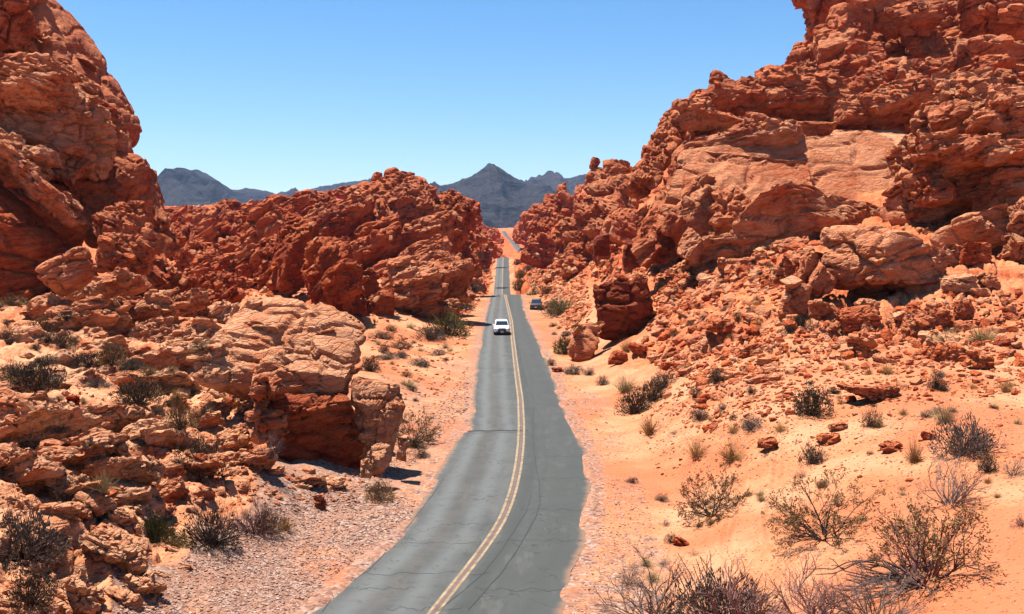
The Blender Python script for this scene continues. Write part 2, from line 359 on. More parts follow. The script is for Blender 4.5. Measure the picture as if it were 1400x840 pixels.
fattr(me, 'amp', .42 * rkn * keep * (1 - .6 * sm(700, 1500, d_)) * (1 - np.exp(-d_ / 15)) * (1 + .9 * sm(90, 300, d_))); fattr(me, 'dip', np.where(X < 0, -.28, .25)); fattr(me, 'seed', np.zeros(len(X)))
TREE_G = weather_tree('weathered_ground', [(.22, .7, .3, .08), (.8, .5, .26, .12), (2.4, .22, .14, .16)])
gm = bake(me, TREE_G); gm.name = 'ground'
for n_ in ('sc', 'amp', 'dip', 'seed'):
    if n_ in gm.attributes: gm.attributes.remove(gm.attributes[n_])
ground = link('ground', gm); tag(ground, kind='structure')
GXYZ = coords(gm)

# ------------------------------------------------------------------ the road
def road_material():
    m, t, b = material('asphalt'); p, n = posn(t); uv = t.node('ShaderNodeUVMap', uv_map='UVMap'); uv = S(t, uv.outputs[0]); u, v, _ = t.sep(uv)
    px_, py_, pz_ = t.sep(p)
    a = t.noise(p, .5, 4., .6); f = t.noise(p, 40., 3., .8); l = t.noise(t.com(u * 5., v * .03, 0.), 1.0, 4., .6)
    c = t.mix(t.ss(a * .5 + l * .6, .40, .68), (.125, .132, .122), (.20, .21, .198))
    # wheel paths polished paler and the right-hand lane laid in a darker mix
    for cx, wd, k in ((.14, .055, .75), (.36, .05, .65)):
        c = t.mix(t.ss(t.math('ABSOLUTE', u - cx), 0., wd * 1.7, k, 0.), c, (.275, .295, .29))
    for cx, wd, k in ((.24, .06, .5),):
        c = t.mix(t.ss(t.math('ABSOLUTE', u - cx + (a - .5) * .08), 0., wd * 1.4, k, 0.) * t.ss(a, .3, .6), c, (.19, .165, .14))
    c = t.mix(t.ss(u + (l - .5) * .03, .545, .56) * .75, c, (.112, .124, .113))
    c = t.mix(t.ss(t.noise(p, 1.8, 5., .75), .54, .68) * .5, c, (.09, .094, .09)); c = t.mix(t.ss(t.noise(t.vm('MULTIPLY', p, (1., .25, 1.)), .9, 6., .8), .52, .66) * .4, c, (.26, .25, .225))
    ck = t.vor(t.vm('ADD', p, t.vm('SCALE', t.noise(p, 1.2, 4., out=1), scale=1.2)), .55, 'DISTANCE_TO_EDGE'); c = t.mix(t.ss(ck, .012, .0) * t.ss(t.noise(p, .25, 2.), .42, .55) * .75, c, (.045, .045, .045))
    c = t.mix(t.ss(f, .35, .65) * .35, c, (.07, .075, .075)); c = t.mix(t.ss(f, .62, .72) * .5, c, (.34, .33, .30))
    for cx, wd, k in ((.61, .035, .5), (.70, .02, .25), (.86, .05, .22)): c = t.mix(t.ss(t.math('ABSOLUTE', u - cx + (l - .5) * .05), 0., wd * 1.8, k, 0.), c, (.085, .09, .085))
    # blown sand along the edges
    e = t.math('MINIMUM', u, 1. - u); c = t.mix(t.ss(e + (t.noise(p, 2.2, 4.) - .5) * .03, .045, 0.) * .7, c, (.55, .30, .18))
    c = t.vm('MULTIPLY', c, (.445, .43, .415)); t.put(b.inputs['Base Color'], c); b.inputs['Roughness'].default_value = .85; b.inputs['Specular IOR Level'].default_value = .25
    bump(t, b, f, .012, .8); return m
M_ASPH = road_material(); M_CRACK = flat('crack_filler', (.022, .022, .022), .9); M_EDGE = flat('broken_edge', (.03, .026, .025), .95)
M_PAINT = flat('faded_yellow_paint', (.215, .15, .08), .8, var=.4, vscale=3.)
M_MID = flat('worn_asphalt_between_lines', (.11, .07, .055), .9, var=.2, vscale=3.)
ds = np.concatenate([np.arange(17, 60, .25), np.arange(60, 130, .6), np.arange(130, 620, 2.), np.arange(620, 1500, 6.)])
NU = 9
rv = []; uvs = []
for q, d in enumerate(ds):
    jag = min(1, 90 / d) * .14; wv = min(1, 90 / d) * .18; l = road_l(d) + (rng.random() - .5) * jag + (float(vnoise(d * .45, d * 0, 31)) - .5) * wv; r_ = road_r(d) + (rng.random() - .5) * jag + (float(vnoise(d * .6, d * 0, 32)) - .5) * wv
    z = float(road_z(d)) + .012
    for k in range(NU):
        u = k / (NU - 1); rv.append((l + (r_ - l) * u, d, z + .03 * (1 - (2 * u - 1) ** 2))); uvs.append((u, d))
# a sagging rim closes the slab's sides
rv = np.array(rv); n_ = len(ds)
top = rv.reshape(n_, NU, 3); low = top[:, [0, -1]].copy(); low[:, :, 2] -= .14; low[:, 0, 0] -= .05; low[:, 1, 0] += .05
allv = np.concatenate([top, low], 1); W_ = NU + 2
F = []; mi = []
for q in range(n_ - 1):
    o_ = q * W_
    for k in range(NU - 1): F.append((o_ + k, o_ + k + 1, o_ + W_ + k + 1, o_ + W_ + k)); mi.append(0)
    F.append((o_ + NU, o_, o_ + W_, o_ + W_ + NU)); mi.append(1); F.append((o_ + NU - 1, o_ + NU + 1, o_ + W_ + NU + 1, o_ + W_ + NU - 1)); mi.append(1)
F = np.array(F); road_me = np_mesh('road', allv.reshape(-1, 3), F, (M_ASPH, M_EDGE), False, mi)
uvl = road_me.uv_layers.new(name='UVMap'); uu = np.zeros((n_, W_, 2)); uu[:, :NU] = np.array(uvs).reshape(n_, NU, 2); uu[:, NU] = uu[:, 0]; uu[:, NU + 1] = uu[:, NU - 1]
uvl.data.foreach_set('uv', uu.reshape(-1, 2)[F.ravel()].astype(np.float32).ravel())
road = link('road', road_me); tag(road, kind='structure')
def road_at(u, d, up=0.):
    l, r_ = float(road_l(d)), float(road_r(d)); return (l + (r_ - l) * u, d, float(road_z(d)) + .012 + .03 * (1 - (2 * u - 1) ** 2) + up)
def surf_z(x, d, up):
    l, r_ = float(road_l(d)), float(road_r(d)); u = (x - l) / (r_ - l); return float(road_z(d)) + .012 + .03 * (1 - (2 * u - 1) ** 2) + up
def strip(name, pts, width, mat, up=.006, parent=road):
    V = []; F = []
    for q, (x, d) in enumerate(pts):
        a = pts[max(q - 1, 0)]; c = pts[min(q + 1, len(pts) - 1)]; t_ = Vector((c[0] - a[0], c[1] - a[1])).normalized(); nx, ny = t_.y, -t_.x
        wq = width(q) if callable(width) else width
        for s in (-.5, .5): xx, dd = x + nx * wq * s, d + ny * wq * s; V.append((xx, dd, surf_z(xx, dd, up)))
        if q: F.append((2 * q - 2, 2 * q - 1, 2 * q + 1, 2 * q))
    return link(name, np_mesh(name, V, F, (mat,)), parent)
lds = np.concatenate([np.arange(18, 120, .5), np.arange(120, 560, 3.)]); lx = np.interp(lds, LD[:, 0], LD[:, 1])
kk = np.hanning(15); kk /= kk.sum(); lx[:190] = np.convolve(np.pad(lx, 7, mode='edge'), kk, 'valid')[:190]
for s, nm in ((-.125, 'yellow_line'), (.125, 'yellow_line')):
    strip(nm, [(x + s * (1 + .25 * sm(30, 60, d)), d) for x, d in zip(lx, lds)], lambda q: .085 + .07 * min(1, lds[q] / 120), M_PAINT, .008)
strip('worn_gap', [(x, d) for x, d in zip(lx, lds)], .13, M_MID, .005)
# transverse and long cracks
def crack(u0, u1, d, wob=.25, wd=.02, name='crack'):
    n = 22; ph = rng.random() * 9; pts = []
    for k in range(n):
        u = u0 + (u1 - u0) * k / (n - 1); x, _, _ = road_at(u, d); pts.append((x, d + wob * (math.sin(k * .9 + ph) * .5 + rng.random() - .5)))
    strip(name, pts, lambda q: wd * (.6 + .8 * rng.random()), M_CRACK, .007)
for py, u0, u1 in ((786, .0, .62), (808, .60, .97), (744, .08, .6), (740, .6, .99), (698, .6, .99), (718, .2, .5), (655, .55, 1), (806, .1, .35), (625, .7, .95), (835, .3, .6)): crack(u0, u1, gd(py), wd=.018)
crack(.0, .56, gd(590), .1, .34); crack(.0, .56, gd(593), .2, .05); crack(.2, .7, gd(560), .2, .04); crack(0, .5, gd(505), .3, .06)
def long_crack(pix, wd):
    pts = []
    for (a, b) in zip(pix[:-1], pix[1:]):
        for k in range(6):
            f_ = k / 6; px = a[0] + (b[0] - a[0]) * f_; py = a[1] + (b[1] - a[1]) * f_; d = gd(py); pts.append((P(px, py, d).x + (rng.random() - .5) * .04, d))
    strip('crack', pts[::-1], lambda q: wd * (.6 + .8 * rng.random()), M_CRACK, .009)
long_crack([(640, 836), (690, 780), (712, 745), (732, 710), (738, 690), (737, 660), (733, 640), (729, 600), (729, 550), (722, 530), (714, 500), (706, 465)], .035)
long_crack([(600, 838), (662, 785), (692, 745), (720, 700), (728, 672)], .018)
long_crack([(440, 838), (465, 806), (505, 780), (537, 745), (560, 718), (590, 680), (610, 650)], .018)

# ------------------------------------------------------------------ mountains far behind
def mountain_material(name, c1, c2):
    m, t, b = material(name); p, n = posn(t); a = t.noise(p, .004, 6., .65); c = t.noise(t.vm('MULTIPLY', p, (1., 1., 4.)), .012, 6., .7)
    t.put(b.inputs['Base Color'], t.mix(t.ss(a * .4 + c * .6, .42, .58), c1, c2)); b.inputs['Roughness'].default_value = .95; b.inputs['Specular IOR Level'].default_value = .1
    bump(t, b, t.noise(p, .012, 8., .72), 110., 1.0); return m
M_MT = mountain_material('dark_limestone', (.010, .010, .015), (.075, .066, .068)); M_MT2 = mountain_material('pale_limestone', (.034, .030, .038), (.085, .070, .072))
def fbm2(x, y, seed, oct=5):
    s = 0; a = .5; 
    for k in range(oct): s = s + a * (1 - np.abs(2 * vnoise(x * 2 ** k, y * 2 ** k, seed + k) - 1)); a *= .5
    return s
def mountain(sil, d, depth, mat, seed, nx=420, ny=110, foot=None, pk=1.35):
    xs = np.linspace(sil[0][0], sil[-1][0], nx); top = np.interp(xs, [s[0] for s in sil], [s[1] for s in sil]) + (vnoise(xs * .13, xs * 0, seed) - .5) * 2.2 + (vnoise(xs * .4, xs * 0, seed + 1) - .5) * .9
    v = np.linspace(-1, 1, ny); XX = (xs - 700) / 1400 * d; H = np.array([pz(t_, d) for t_ in top]); base = -20
    gx, gv = np.meshgrid(XX, v); 
    shape = (1 - np.abs(gv)) ** pk
    n = fbm2(gx / 260, gv * depth / 420 + seed, seed, 6)
    n2 = (n - .55) * sm(0, .25, np.abs(gv)) * (1 - np.abs(gv)) ** .4
    hh = base + (H[None] - base) * shape + n2 * (H.max() - base) * 1.0
    yy = d + gv * depth + (gx * 0)
    hh = np.where(np.abs(gv) < 1e-3, H[None], np.minimum(hh, np.maximum(H[None] * 1.2, 20)))
    V = np.stack([gx, yy, hh], -1).reshape(-1, 3); i = np.arange(ny - 1)[:, None] * nx + np.arange(nx - 1)[None]
    F = np.stack([i, i + 1, i + nx + 1, i + nx], -1).reshape(-1, 4)
    o = link('mountain', np_mesh('mountain', V, F, (mat,), True)); tag(o, kind='structure'); return o
mountain([(130, 262), (170, 246), (205, 240), (225, 241), (255, 238), (266, 232), (274, 231), (284, 237), (300, 247), (318, 262), (350, 275), (400, 290), (450, 300)], 3600, 1500, M_MT, 3)
mountain([(250, 275), (300, 259), (340, 257), (368, 260), (390, 270), (430, 290), (470, 300)], 4300, 1000, M_MT2, 8, nx=300)
mountain([(330, 300), (395, 269), (412, 262), (440, 254), (470, 249), (500, 245), (540, 247), (580, 256), (640, 258), (700, 262), (760, 270)], 4800, 1300, M_MT2, 14, nx=300)
mountain([(540, 275), (590, 258), (615, 252), (640, 243), (658, 234), (668, 228), (678, 226), (688, 231), (705, 242), (725, 253), (750, 268), (800, 292), (850, 300)], 3300, 1350, M_MT, 21, nx=420, ny=150)
mountain([(650, 285), (700, 256), (720, 249), (745, 248), (770, 243), (800, 238), (860, 236), (920, 245), (1000, 270)], 4500, 1200, M_MT2, 30, nx=300)
# ------------------------------------------------------------------ rock bodies: many-sided stones with rounded arrises
def cube_sphere(n):
    g = np.linspace(-1, 1, n + 1); g = np.tan(g * math.pi / 4); a, b = np.meshgrid(g, g, indexing='ij'); o = np.ones_like(a)
    Vs = []; Fs = []; base = 0
    for ax, s in ((0, 1), (0, -1), (1, 1), (1, -1), (2, 1), (2, -1)):
        v = [None] * 3; v[ax] = o * s; v[(ax + 1) % 3] = a; v[(ax + 2) % 3] = b * s
        Vs.append(np.stack(v, -1).reshape(-1, 3)); i = np.arange(n)[:, None] * (n + 1) + np.arange(n)[None]
        Fs.append(np.stack([i, i + n + 1, i + n + 2, i + 1], -1).reshape(-1, 4) + base); base += (n + 1) ** 2
    V = np.concatenate(Vs); F = np.concatenate(Fs); V /= np.linalg.norm(V, axis=1, keepdims=True)
    key = np.round(V * 20000).astype(np.int64); key = (key[:, 0] * 100003 + key[:, 1]) * 100003 + key[:, 2]
    _, idx, inv = np.unique(key, return_index=True, return_inverse=True)
    return V[idx], inv.ravel()[F]
_cs = {}
def cs(n):
    if n not in _cs: _cs[n] = cube_sphere(n)
    return _cs[n]
def poly_rock(n, seed, k=14., extra=9, lo=.82, hi=1.2):
    V, F = cs(n); r = np.random.default_rng(seed)
    N = np.concatenate([np.eye(3), -np.eye(3)]); N = N + r.normal(0, .13, N.shape); h = np.full(6, 1.) * r.uniform(.88, 1.05, 6)
    E = r.normal(0, 1, (extra, 3)); N = np.concatenate([N, E]); N /= np.linalg.norm(N, axis=1, keepdims=True); h = np.r_[h, r.uniform(lo, hi, extra)]
    dp = np.maximum(V @ N.T, 1e-3) / h; rad = (dp ** k).sum(1) ** (-1 / k)
    return V * np.minimum(rad, 1.6)[:, None], F

LUMPS = []      # gathered first, weathered together in one pass, then split into objects
DGG = bpy.context.evaluated_depsgraph_get(); DGG.update()
def ground_d(px, py):
    ok, loc, nrm, idx, ob, mx = C.ray_cast(DGG, Vector((0, 0, CAM_H)), ray(px, py).normalized()); return loc.y if ok else None
def lump(px, py, w_, h_, d, roll=0, dep=.7, sc=None, amp=.5, k=18., tone=.6, seed=None, yaw=None, dip=None, name='rock', tilt=0, label=None, extra=9, res=1.0, snap=None):
    if snap is not None: d = ground_d(px, py + h_ * snap) or d
    seed = len(LUMPS) * 7 + 11 if seed is None else seed; r = np.random.default_rng(seed)
    m = d / FPX; a, c = w_ * m / 2, h_ * m / 2; b = dep * max(a, c * .8)
    n = int(np.clip(math.sqrt(w_ * h_) * .27 * res, 5, 110)); V, F = poly_rock(n, seed, k, extra)
    V = V * np.array([a, b, c]) / 1.05
    yw = R(r.uniform(-22, 22)) if yaw is None else R(yaw)
    M = np.array((Matrix.Rotation(R(-roll), 3, 'Y') @ Matrix.Rotation(R(tilt), 3, 'X') @ Matrix.Rotation(yw, 3, 'Z')))
    V = V @ M.T; c0 = P(px, py, d); V = V + np.array(c0)
    s_ = sc if sc else max(1.0, .30 * max(a, c) * 2)
    LUMPS.append(dict(px=px, py=py, d=d, roll=roll, V=V, F=F, sc=s_, amp=amp, dip=(R(roll) if dip is None else R(dip)), seed=float(r.uniform(0, 50)), tone=tone, name=name, label=label, c=c0, a=a, h=c))
    return len(LUMPS) - 1
FORMS = []
def formation(name, label, cat, rows, group=None, **kw):
    ids = []
    for r_ in rows:
        o_ = dict(kw); 
        if isinstance(r_[-1], dict): o_.update(r_[-1]); r_ = r_[:-1]
        ids.append(lump(*r_, **o_))
    FORMS.append((name, label, cat, group, ids))

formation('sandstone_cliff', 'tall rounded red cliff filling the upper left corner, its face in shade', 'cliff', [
 (-70,190,430,620,116,16,dict(dep=.5,sc=10,amp=.16,k=7,tilt=-12)), (-20,345,330,190,92,-42,dict(dep=.45,sc=10,amp=.12,k=14,tone=1.25,tilt=8)), (60,170,170,120,101,-14,dict(sc=4,amp=.35,tone=.3,tilt=-30)),  # buttress slab has its shade painted in by a darker tone
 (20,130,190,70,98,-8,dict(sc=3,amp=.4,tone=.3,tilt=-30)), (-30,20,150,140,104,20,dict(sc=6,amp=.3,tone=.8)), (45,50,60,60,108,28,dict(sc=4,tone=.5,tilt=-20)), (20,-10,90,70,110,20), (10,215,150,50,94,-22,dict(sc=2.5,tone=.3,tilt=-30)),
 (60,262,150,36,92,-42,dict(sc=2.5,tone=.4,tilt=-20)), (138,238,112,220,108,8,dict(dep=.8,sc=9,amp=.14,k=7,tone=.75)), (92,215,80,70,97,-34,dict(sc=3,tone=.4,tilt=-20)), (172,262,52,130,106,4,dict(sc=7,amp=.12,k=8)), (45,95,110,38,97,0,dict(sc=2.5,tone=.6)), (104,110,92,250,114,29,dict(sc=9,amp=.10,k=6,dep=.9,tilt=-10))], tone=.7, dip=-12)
formation('rock_outcrop', 'narrow stepped ribs of red rock leaning on the right foot of the tall left cliff', 'rock outcrop', [
 (203,275,30,120,116,16,dict(k=14)), (220,320,28,90,114,22,dict(k=14)), (190,330,44,110,104,28), (212,375,40,120,100,38), (165,305,64,76,93,12,dict(sc=2.5,k=9)), (170,350,80,60,90,-10,dict(sc=2)), (235,395,50,70,100,40)], tone=.75, dip=-30, tilt=-15, amp=.35)
formation('boulder', 'big tilted boulder with a pale lit top at the foot of the tall left cliff', 'boulder', [(90,374,80,62,80,32,dict(sc=4,amp=.2,k=9,dep=.8,name='rock'))], tone=.5)
formation('rock_outcrop', 'broken tan ledges with a black hollow below the tilted boulder on the left', 'rock outcrop', [
 (140,408,110,44,79,12), (205,400,90,36,84,5), (195,432,110,38,76,12,dict(amp=.5)), (215,452,60,40,74,8), (130,440,100,40,73,18), (250,420,70,40,88,10), (60,428,60,24,76,10)], tone=.35, sc=2.0, dip=12, tilt=-45, snap=.3)
formation('rock_outcrop', 'long pale bedrock ledges running down to the left edge of the frame', 'rock outcrop', [
 (40,585,170,64,43,14), (150,580,130,40,44,6), (120,625,130,44,38.5,18), (30,640,110,40,36,-12), (215,600,100,40,42,10), (60,660,170,36,34,-22), (140,700,120,34,33,-28), (190,650,100,40,37,8), (235,500,110,36,65,12), (270,470,90,34,72,8), (220,530,120,30,57,5), (300,430,50,50,80,0), (270,640,80,30,39,5), (210,720,90,34,33,-25)], tone=.05, sc=2.2, dip=14, amp=.35, tilt=-45, snap=.2)
formation('rock_outcrop', 'low knobby ledges in the bottom left corner between two grey bushes', 'rock outcrop', [
 (150,760,110,44,29.5,-20), (90,810,90,50,26.5,0), (190,800,80,30,29.5,-15), (20,840,90,40,24.5,0), (60,735,60,30,30.5,-20)], tone=.05, sc=1.6, dip=-14, amp=.4, tilt=-45, snap=.2)
formation('foreground_rock', 'large tan layered rock with a shaded cliff face left of the road bend', 'rock outcrop', [
 (394,470,204,196,53.0,-10,dict(sc=5,amp=.13,k=8,dep=.4,dip=-8,tilt=-44,seed=91,yaw=0)), (424,592,128,146,47.6,0,dict(sc=3.5,amp=.18,k=18,dep=.7,dip=-8,yaw=34,tilt=12,extra=9,tone=1.5)), (420,522,140,54,48.6,-6,dict(sc=4,amp=.14,dip=-8,tilt=-50,k=14,dep=.5)),  # front cliff block is toned darker to stand for its shade
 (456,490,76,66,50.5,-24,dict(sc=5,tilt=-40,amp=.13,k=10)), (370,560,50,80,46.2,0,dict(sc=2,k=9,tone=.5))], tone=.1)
formation('rock_outcrop', 'upright split slabs beside the shaded face of the large layered rock near the road', 'rock outcrop', [
 (510,578,56,124,48.4,-6,dict(k=16,yaw=-30,sc=3,amp=.2)), (518,632,24,50,44.9,0,dict(sc=2,amp=.2)), (549,612,24,50,46.2,-8,dict(k=18,sc=3,amp=.15)), (500,640,24,36,44.4,0,dict(sc=2,amp=.2)), (530,590,26,80,47.6,-8,dict(k=18,sc=3,amp=.15,yaw=-30))], tone=.25, extra=5)
formation('rock_outcrop', 'heap of small blocky rocks against the left side of the large layered rock', 'rock outcrop', [
 (330,548,44,34,46.2,0), (300,565,40,36,45.3,0), (360,560,34,40,44.4,0), (318,600,60,30,41.6,20), (350,632,70,26,39.8,15), (310,530,50,30,49.0,0), (420,655,60,20,40.7,0), (455,660,40,16,40.7,0), (275,575,40,30,44.4,0)], tone=.2, sc=1.0, amp=.5, snap=.3)
# the middle-left outcrop, its peak and its front blocks
formation('rock_peak', 'jagged red sandstone peak with tilted slabs left of the far road', 'rock outcrop', [
 (540,355,180,170,225.3,0,dict(sc=8,amp=.22,tone=.9,k=8)), (450,292,50,48,215.0,48,dict(sc=5,tone=.9,amp=.25)), (465,312,122,38,194.6,38,dict(k=7)), (505,345,112,34,186.9,34,dict(k=7)), (455,348,84,28,186.9,38,dict(k=7)),
 (562,282,82,92,202.2,28,dict(sc=5,dip=18,amp=.4,k=7,tone=.65)), (582,322,100,46,192.0,20,dict(dip=15,k=7,tone=.65)), (578,350,94,34,185.6,18,dict(k=7,tone=.6)), (606,312,56,110,204.8,-26,dict(sc=5,tone=.95)),
 (538,262,60,42,217.6,10,dict(sc=4)), (572,262,50,28,220.2,-8,dict(sc=3.5)), (610,294,44,40,236.8,-20,dict(sc=4)), (500,268,60,36,217.6,20,dict(sc=4)), (482,292,46,30,212.5,30), (628,345,40,66,243.2,-25,dict(sc=5)), (535,300,60,50,204.8,30), (530,310,36,70,198.4,30), (588,264,24,14,222.7,0),
 (516,378,60,30,179.2,30), (548,372,60,34,181.8,20), (600,372,60,30,189.4,5), (430,318,60,40,211.2,40), (515,320,80,26,192.0,36,dict(k=7))], tone=.8, dip=35, tilt=-22, sc=4, amp=.3)
formation('boulder', 'small round knob balanced left on top of the jagged red peak', 'boulder', [(515,243,18,15,220.2,0,dict(sc=3,amp=.2,k=6,name='rock'))], tone=.8)
formation('boulder', 'larger round knob at the very top of the jagged red peak', 'boulder', [(538,240,26,25,220.2,0,dict(sc=3,amp=.2,k=6,name='rock'))], tone=.7)
formation('rock_outcrop', 'dark blocky cliffs with a deep black cleft in front of the jagged red peak', 'rock outcrop', [
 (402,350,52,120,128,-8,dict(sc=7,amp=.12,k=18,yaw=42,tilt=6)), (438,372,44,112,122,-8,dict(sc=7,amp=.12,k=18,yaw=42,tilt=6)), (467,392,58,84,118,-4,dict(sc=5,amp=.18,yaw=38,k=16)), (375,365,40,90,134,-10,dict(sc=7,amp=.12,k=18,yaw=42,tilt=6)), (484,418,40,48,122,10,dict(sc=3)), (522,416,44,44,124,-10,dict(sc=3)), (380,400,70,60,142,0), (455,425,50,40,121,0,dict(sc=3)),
 (500,395,50,50,128,10,dict(sc=3))], tone=1.35, dip=20, tilt=4, amp=.22)  # shade of the cleft put into the blocks' dark tone
formation('rock_outcrop', 'low sunlit orange slabs between the jagged red peak and the road', 'rock outcrop', [
 (580,385,130,44,138,10), (565,410,100,36,130,16), (600,400,80,28,150,8), (620,384,46,32,200,0,dict(sc=5)), (600,360,70,40,170,10,dict(sc=5)), (645,368,34,26,240,0), (595,425,70,22,132,8), (540,385,40,30,135,0)], tone=.5, sc=4, dip=15, tilt=-32, amp=.3)
formation('rock_ridge', 'rubbly red ridge dropping to the road right of the jagged peak', 'rock outcrop', [
 (618,312,60,66,250,-20), (640,320,46,46,280,-30), (657,342,38,38,310,-35), (632,345,60,50,240,-20), (608,284,50,30,290,0), (636,284,44,24,300,-10), (656,358,36,26,300,0), (680,345,20,18,480,0), (672,322,30,18,680,-15), (656,312,30,18,760,-10), (684,330,12,8,620,0), (640,306,36,16,720,0), (646,300,30,22,300,-25), (672,340,20,22,400,-20)], tone=.9, sc=5, dip=-20, amp=.32, tilt=-20)
formation('rock_ridge', 'long low rubbly ridge of red rock under the far left mountains', 'rock outcrop', [
 (270,318,90,50,250,22), (305,305,70,40,270,10), (350,345,130,90,190,36), (320,375,130,64,160,30), (268,372,90,70,160,48), (400,295,90,50,250,12), (370,318,100,40,230,24), (250,335,60,56,210,40), (309,282,26,28,360,0), (430,300,60,44,220,30), (345,400,120,44,138,20), (290,398,90,50,130,35),
 (390,285,60,24,330,0), (345,296,80,22,330,0), (440,276,44,24,300,20), (472,265,40,20,320,0), (280,345,90,30,190,35), (240,300,60,30,300,0), (380,340,70,50,180,38), (330,330,60,70,200,40), (300,415,70,40,110,20)], tone=.85, dip=38, amp=.38, tilt=-25, sc=4.5)
# the right-hand wall
formation('sandstone_massif', 'huge orange sandstone wall with a smooth whaleback ledge filling the right side', 'cliff', [
 (1070,322,410,110,136,3,dict(dep=.3,sc=10,amp=.14,k=9,tone=.4,dip=6,tilt=-42)), (935,262,86,220,126,-27,dict(sc=8,amp=.2,k=7,tone=.6,tilt=-25)), (900,322,60,120,112,-26,dict(sc=5,amp=.22,k=8)), (952,300,86,104,110,-38,dict(sc=7,amp=.12,k=7,tone=.5,tilt=-25)), (1010,352,180,44,106,8,dict(sc=4,tone=.3)),
 (1090,262,400,205,117,2,dict(sc=14,amp=.055,k=30,extra=2,dep=.10,tone=.4,tilt=-46,yaw=0,seed=77)), (1020,272,200,180,113,-3,dict(sc=10,amp=.07,k=26,extra=3,dep=.12,tone=.45,tilt=-46,yaw=3,seed=78)), (1135,135,110,80,164.0,0), (1122,196,270,110,127,2,dict(sc=6,amp=.08,tone=.15,tilt=-68,k=22,dep=.05,extra=3,yaw=0)), (1060,170,260,60,140,4,dict(sc=5,amp=.25)), (1180,170,200,50,138,4,dict(sc=5,amp=.25)), (1110,342,240,54,103,4,dict(sc=5,amp=.22,tone=.35,tilt=-45)), (1010,228,190,50,124,4,dict(sc=5,amp=.2,tone=.3,tilt=-45)), (1000,290,60,70,108,0,dict(sc=4)), (884,238,48,90,130,-36,dict(sc=5,amp=.22,k=9)), (906,200,46,84,134,-32,dict(sc=5,amp=.22,k=9)), (922,165,40,60,140,-30,dict(sc=4)), (1098,78,44,60,164,-20,dict(sc=5)), (938,188,70,60,146,-20,dict(sc=5)), (1116,92,80,70,176,0,dict(sc=6)), (960,215,90,60,142,0,dict(sc=6)),
 (992,165,84,110,154.0,-28,dict(sc=6,k=7,amp=.2)), (1000,130,84,40,156.0,-14,dict(sc=6,k=9,amp=.15)), (1052,155,120,90,158.0,-8,dict(sc=7,amp=.2,k=8)), (1000,195,150,36,132,8,dict(sc=3)), (1100,120,70,60,160.0,10,dict(sc=5)), (1030,135,60,30,152.0,10,dict(sc=4)),
 (1225,70,190,150,176.0,0,dict(sc=9)), (1158,46,66,84,160.0,-6,dict(sc=7,k=18,yaw=30,amp=.12,tilt=0)), (1225,115,112,66,148.0,-4,dict(sc=7,amp=.15,k=16,yaw=25,tilt=8)), (1310,70,170,100,166.0,0,dict(sc=8)), (1360,82,130,50,148.0,3,dict(sc=6,amp=.15,tilt=6)), (1280,-40,360,120,192.0,0,dict(sc=12)), (1160,105,90,50,154.0,10),
 (1385,15,150,70,157.0,0,dict(sc=7)), (1265,165,150,40,138.0,6,dict(sc=3)), (1148,170,74,38,140.0,0,dict(sc=5,amp=.15,k=14,tilt=6)), (1080,190,110,26,126,0,dict(sc=3)), (1200,168,80,24,136.0,0,dict(sc=3)), (1460,-30,240,240,177.0,0,dict(sc=12)), (1370,122,140,40,140.0,4,dict(sc=5)), (1240,25,80,50,160.0,0), (1190,0,60,50,162.0,0), (1290,130,90,40,142.0,10), (1180,80,60,40,154.0,0)], tone=.7, dip=8, tilt=-30, amp=.3)
formation('rock_buttress', 'craggy buttress with undercut layers projecting at the right edge of the frame', 'cliff', [
 (1340,185,190,130,100,10,dict(sc=5,k=8,tilt=-30)), (1300,258,180,84,94,6,dict(sc=4)), (1385,260,120,140,90,0,dict(sc=4)), (1400,165,110,110,91,0,dict(sc=4)), (1355,335,160,56,84,-6,dict(sc=7,amp=.12,k=9,tone=.4,tilt=-25)), (1258,225,84,96,93,22,dict(sc=3,tilt=-30)), (1300,148,110,60,100,28,dict(sc=3,tilt=-30)),
 (1252,300,84,64,96,0,dict(sc=6,amp=.12,tilt=-30)), (1440,320,140,110,80,0), (1330,125,110,46,108,10,dict(sc=3)), (1395,300,100,50,84,20,dict(sc=3)), (1295,205,110,34,90,8,dict(sc=2.5)), (1350,215,120,30,88,4,dict(sc=2.5)), (1500,200,200,350,100,0,dict(sc=6)), (1275,262,60,36,89,10,dict(sc=2.5)), (1360,170,90,36,92,8,dict(sc=2.5))], tone=.5, dip=6, tilt=-14, amp=.4)
formation('boulder', 'massive pale-topped boulder overhanging black shade below the right cliff', 'boulder', [(1208,356,170,100,74,4,dict(sc=6,amp=.15,k=14,dep=.75,yaw=25,tilt=-8,name='rock'))], tone=.4)
formation('rock_outcrop', 'cluster of upright broken slabs left of the massive overhanging boulder', 'rock outcrop', [
 (1108,372,40,76,75,-14,dict(k=20)), (1118,395,36,60,73,-30,dict(k=20)), (1085,412,34,66,72,-14,dict(k=20)), (1090,375,60,40,77,0), (1125,430,40,40,70,0)], tone=.6, sc=3, amp=.2, extra=4)
formation('boulder', 'square dark-faced boulder standing by the right side of the road', 'boulder', [(856,424,98,98,95,0,dict(sc=4,amp=.24,k=12,dep=.7,yaw=12,tilt=14,extra=16,seed=46,name='rock',snap=.35))], tone=1.7)  # shade of the overhanging face is put into this dark tone
formation('boulder', 'smooth orange slab leaning against the left of the square dark boulder', 'boulder', [(800,470,42,62,94,-14,dict(sc=6,amp=.12,k=14,tilt=-22,name='rock',snap=.35))], tone=.55)
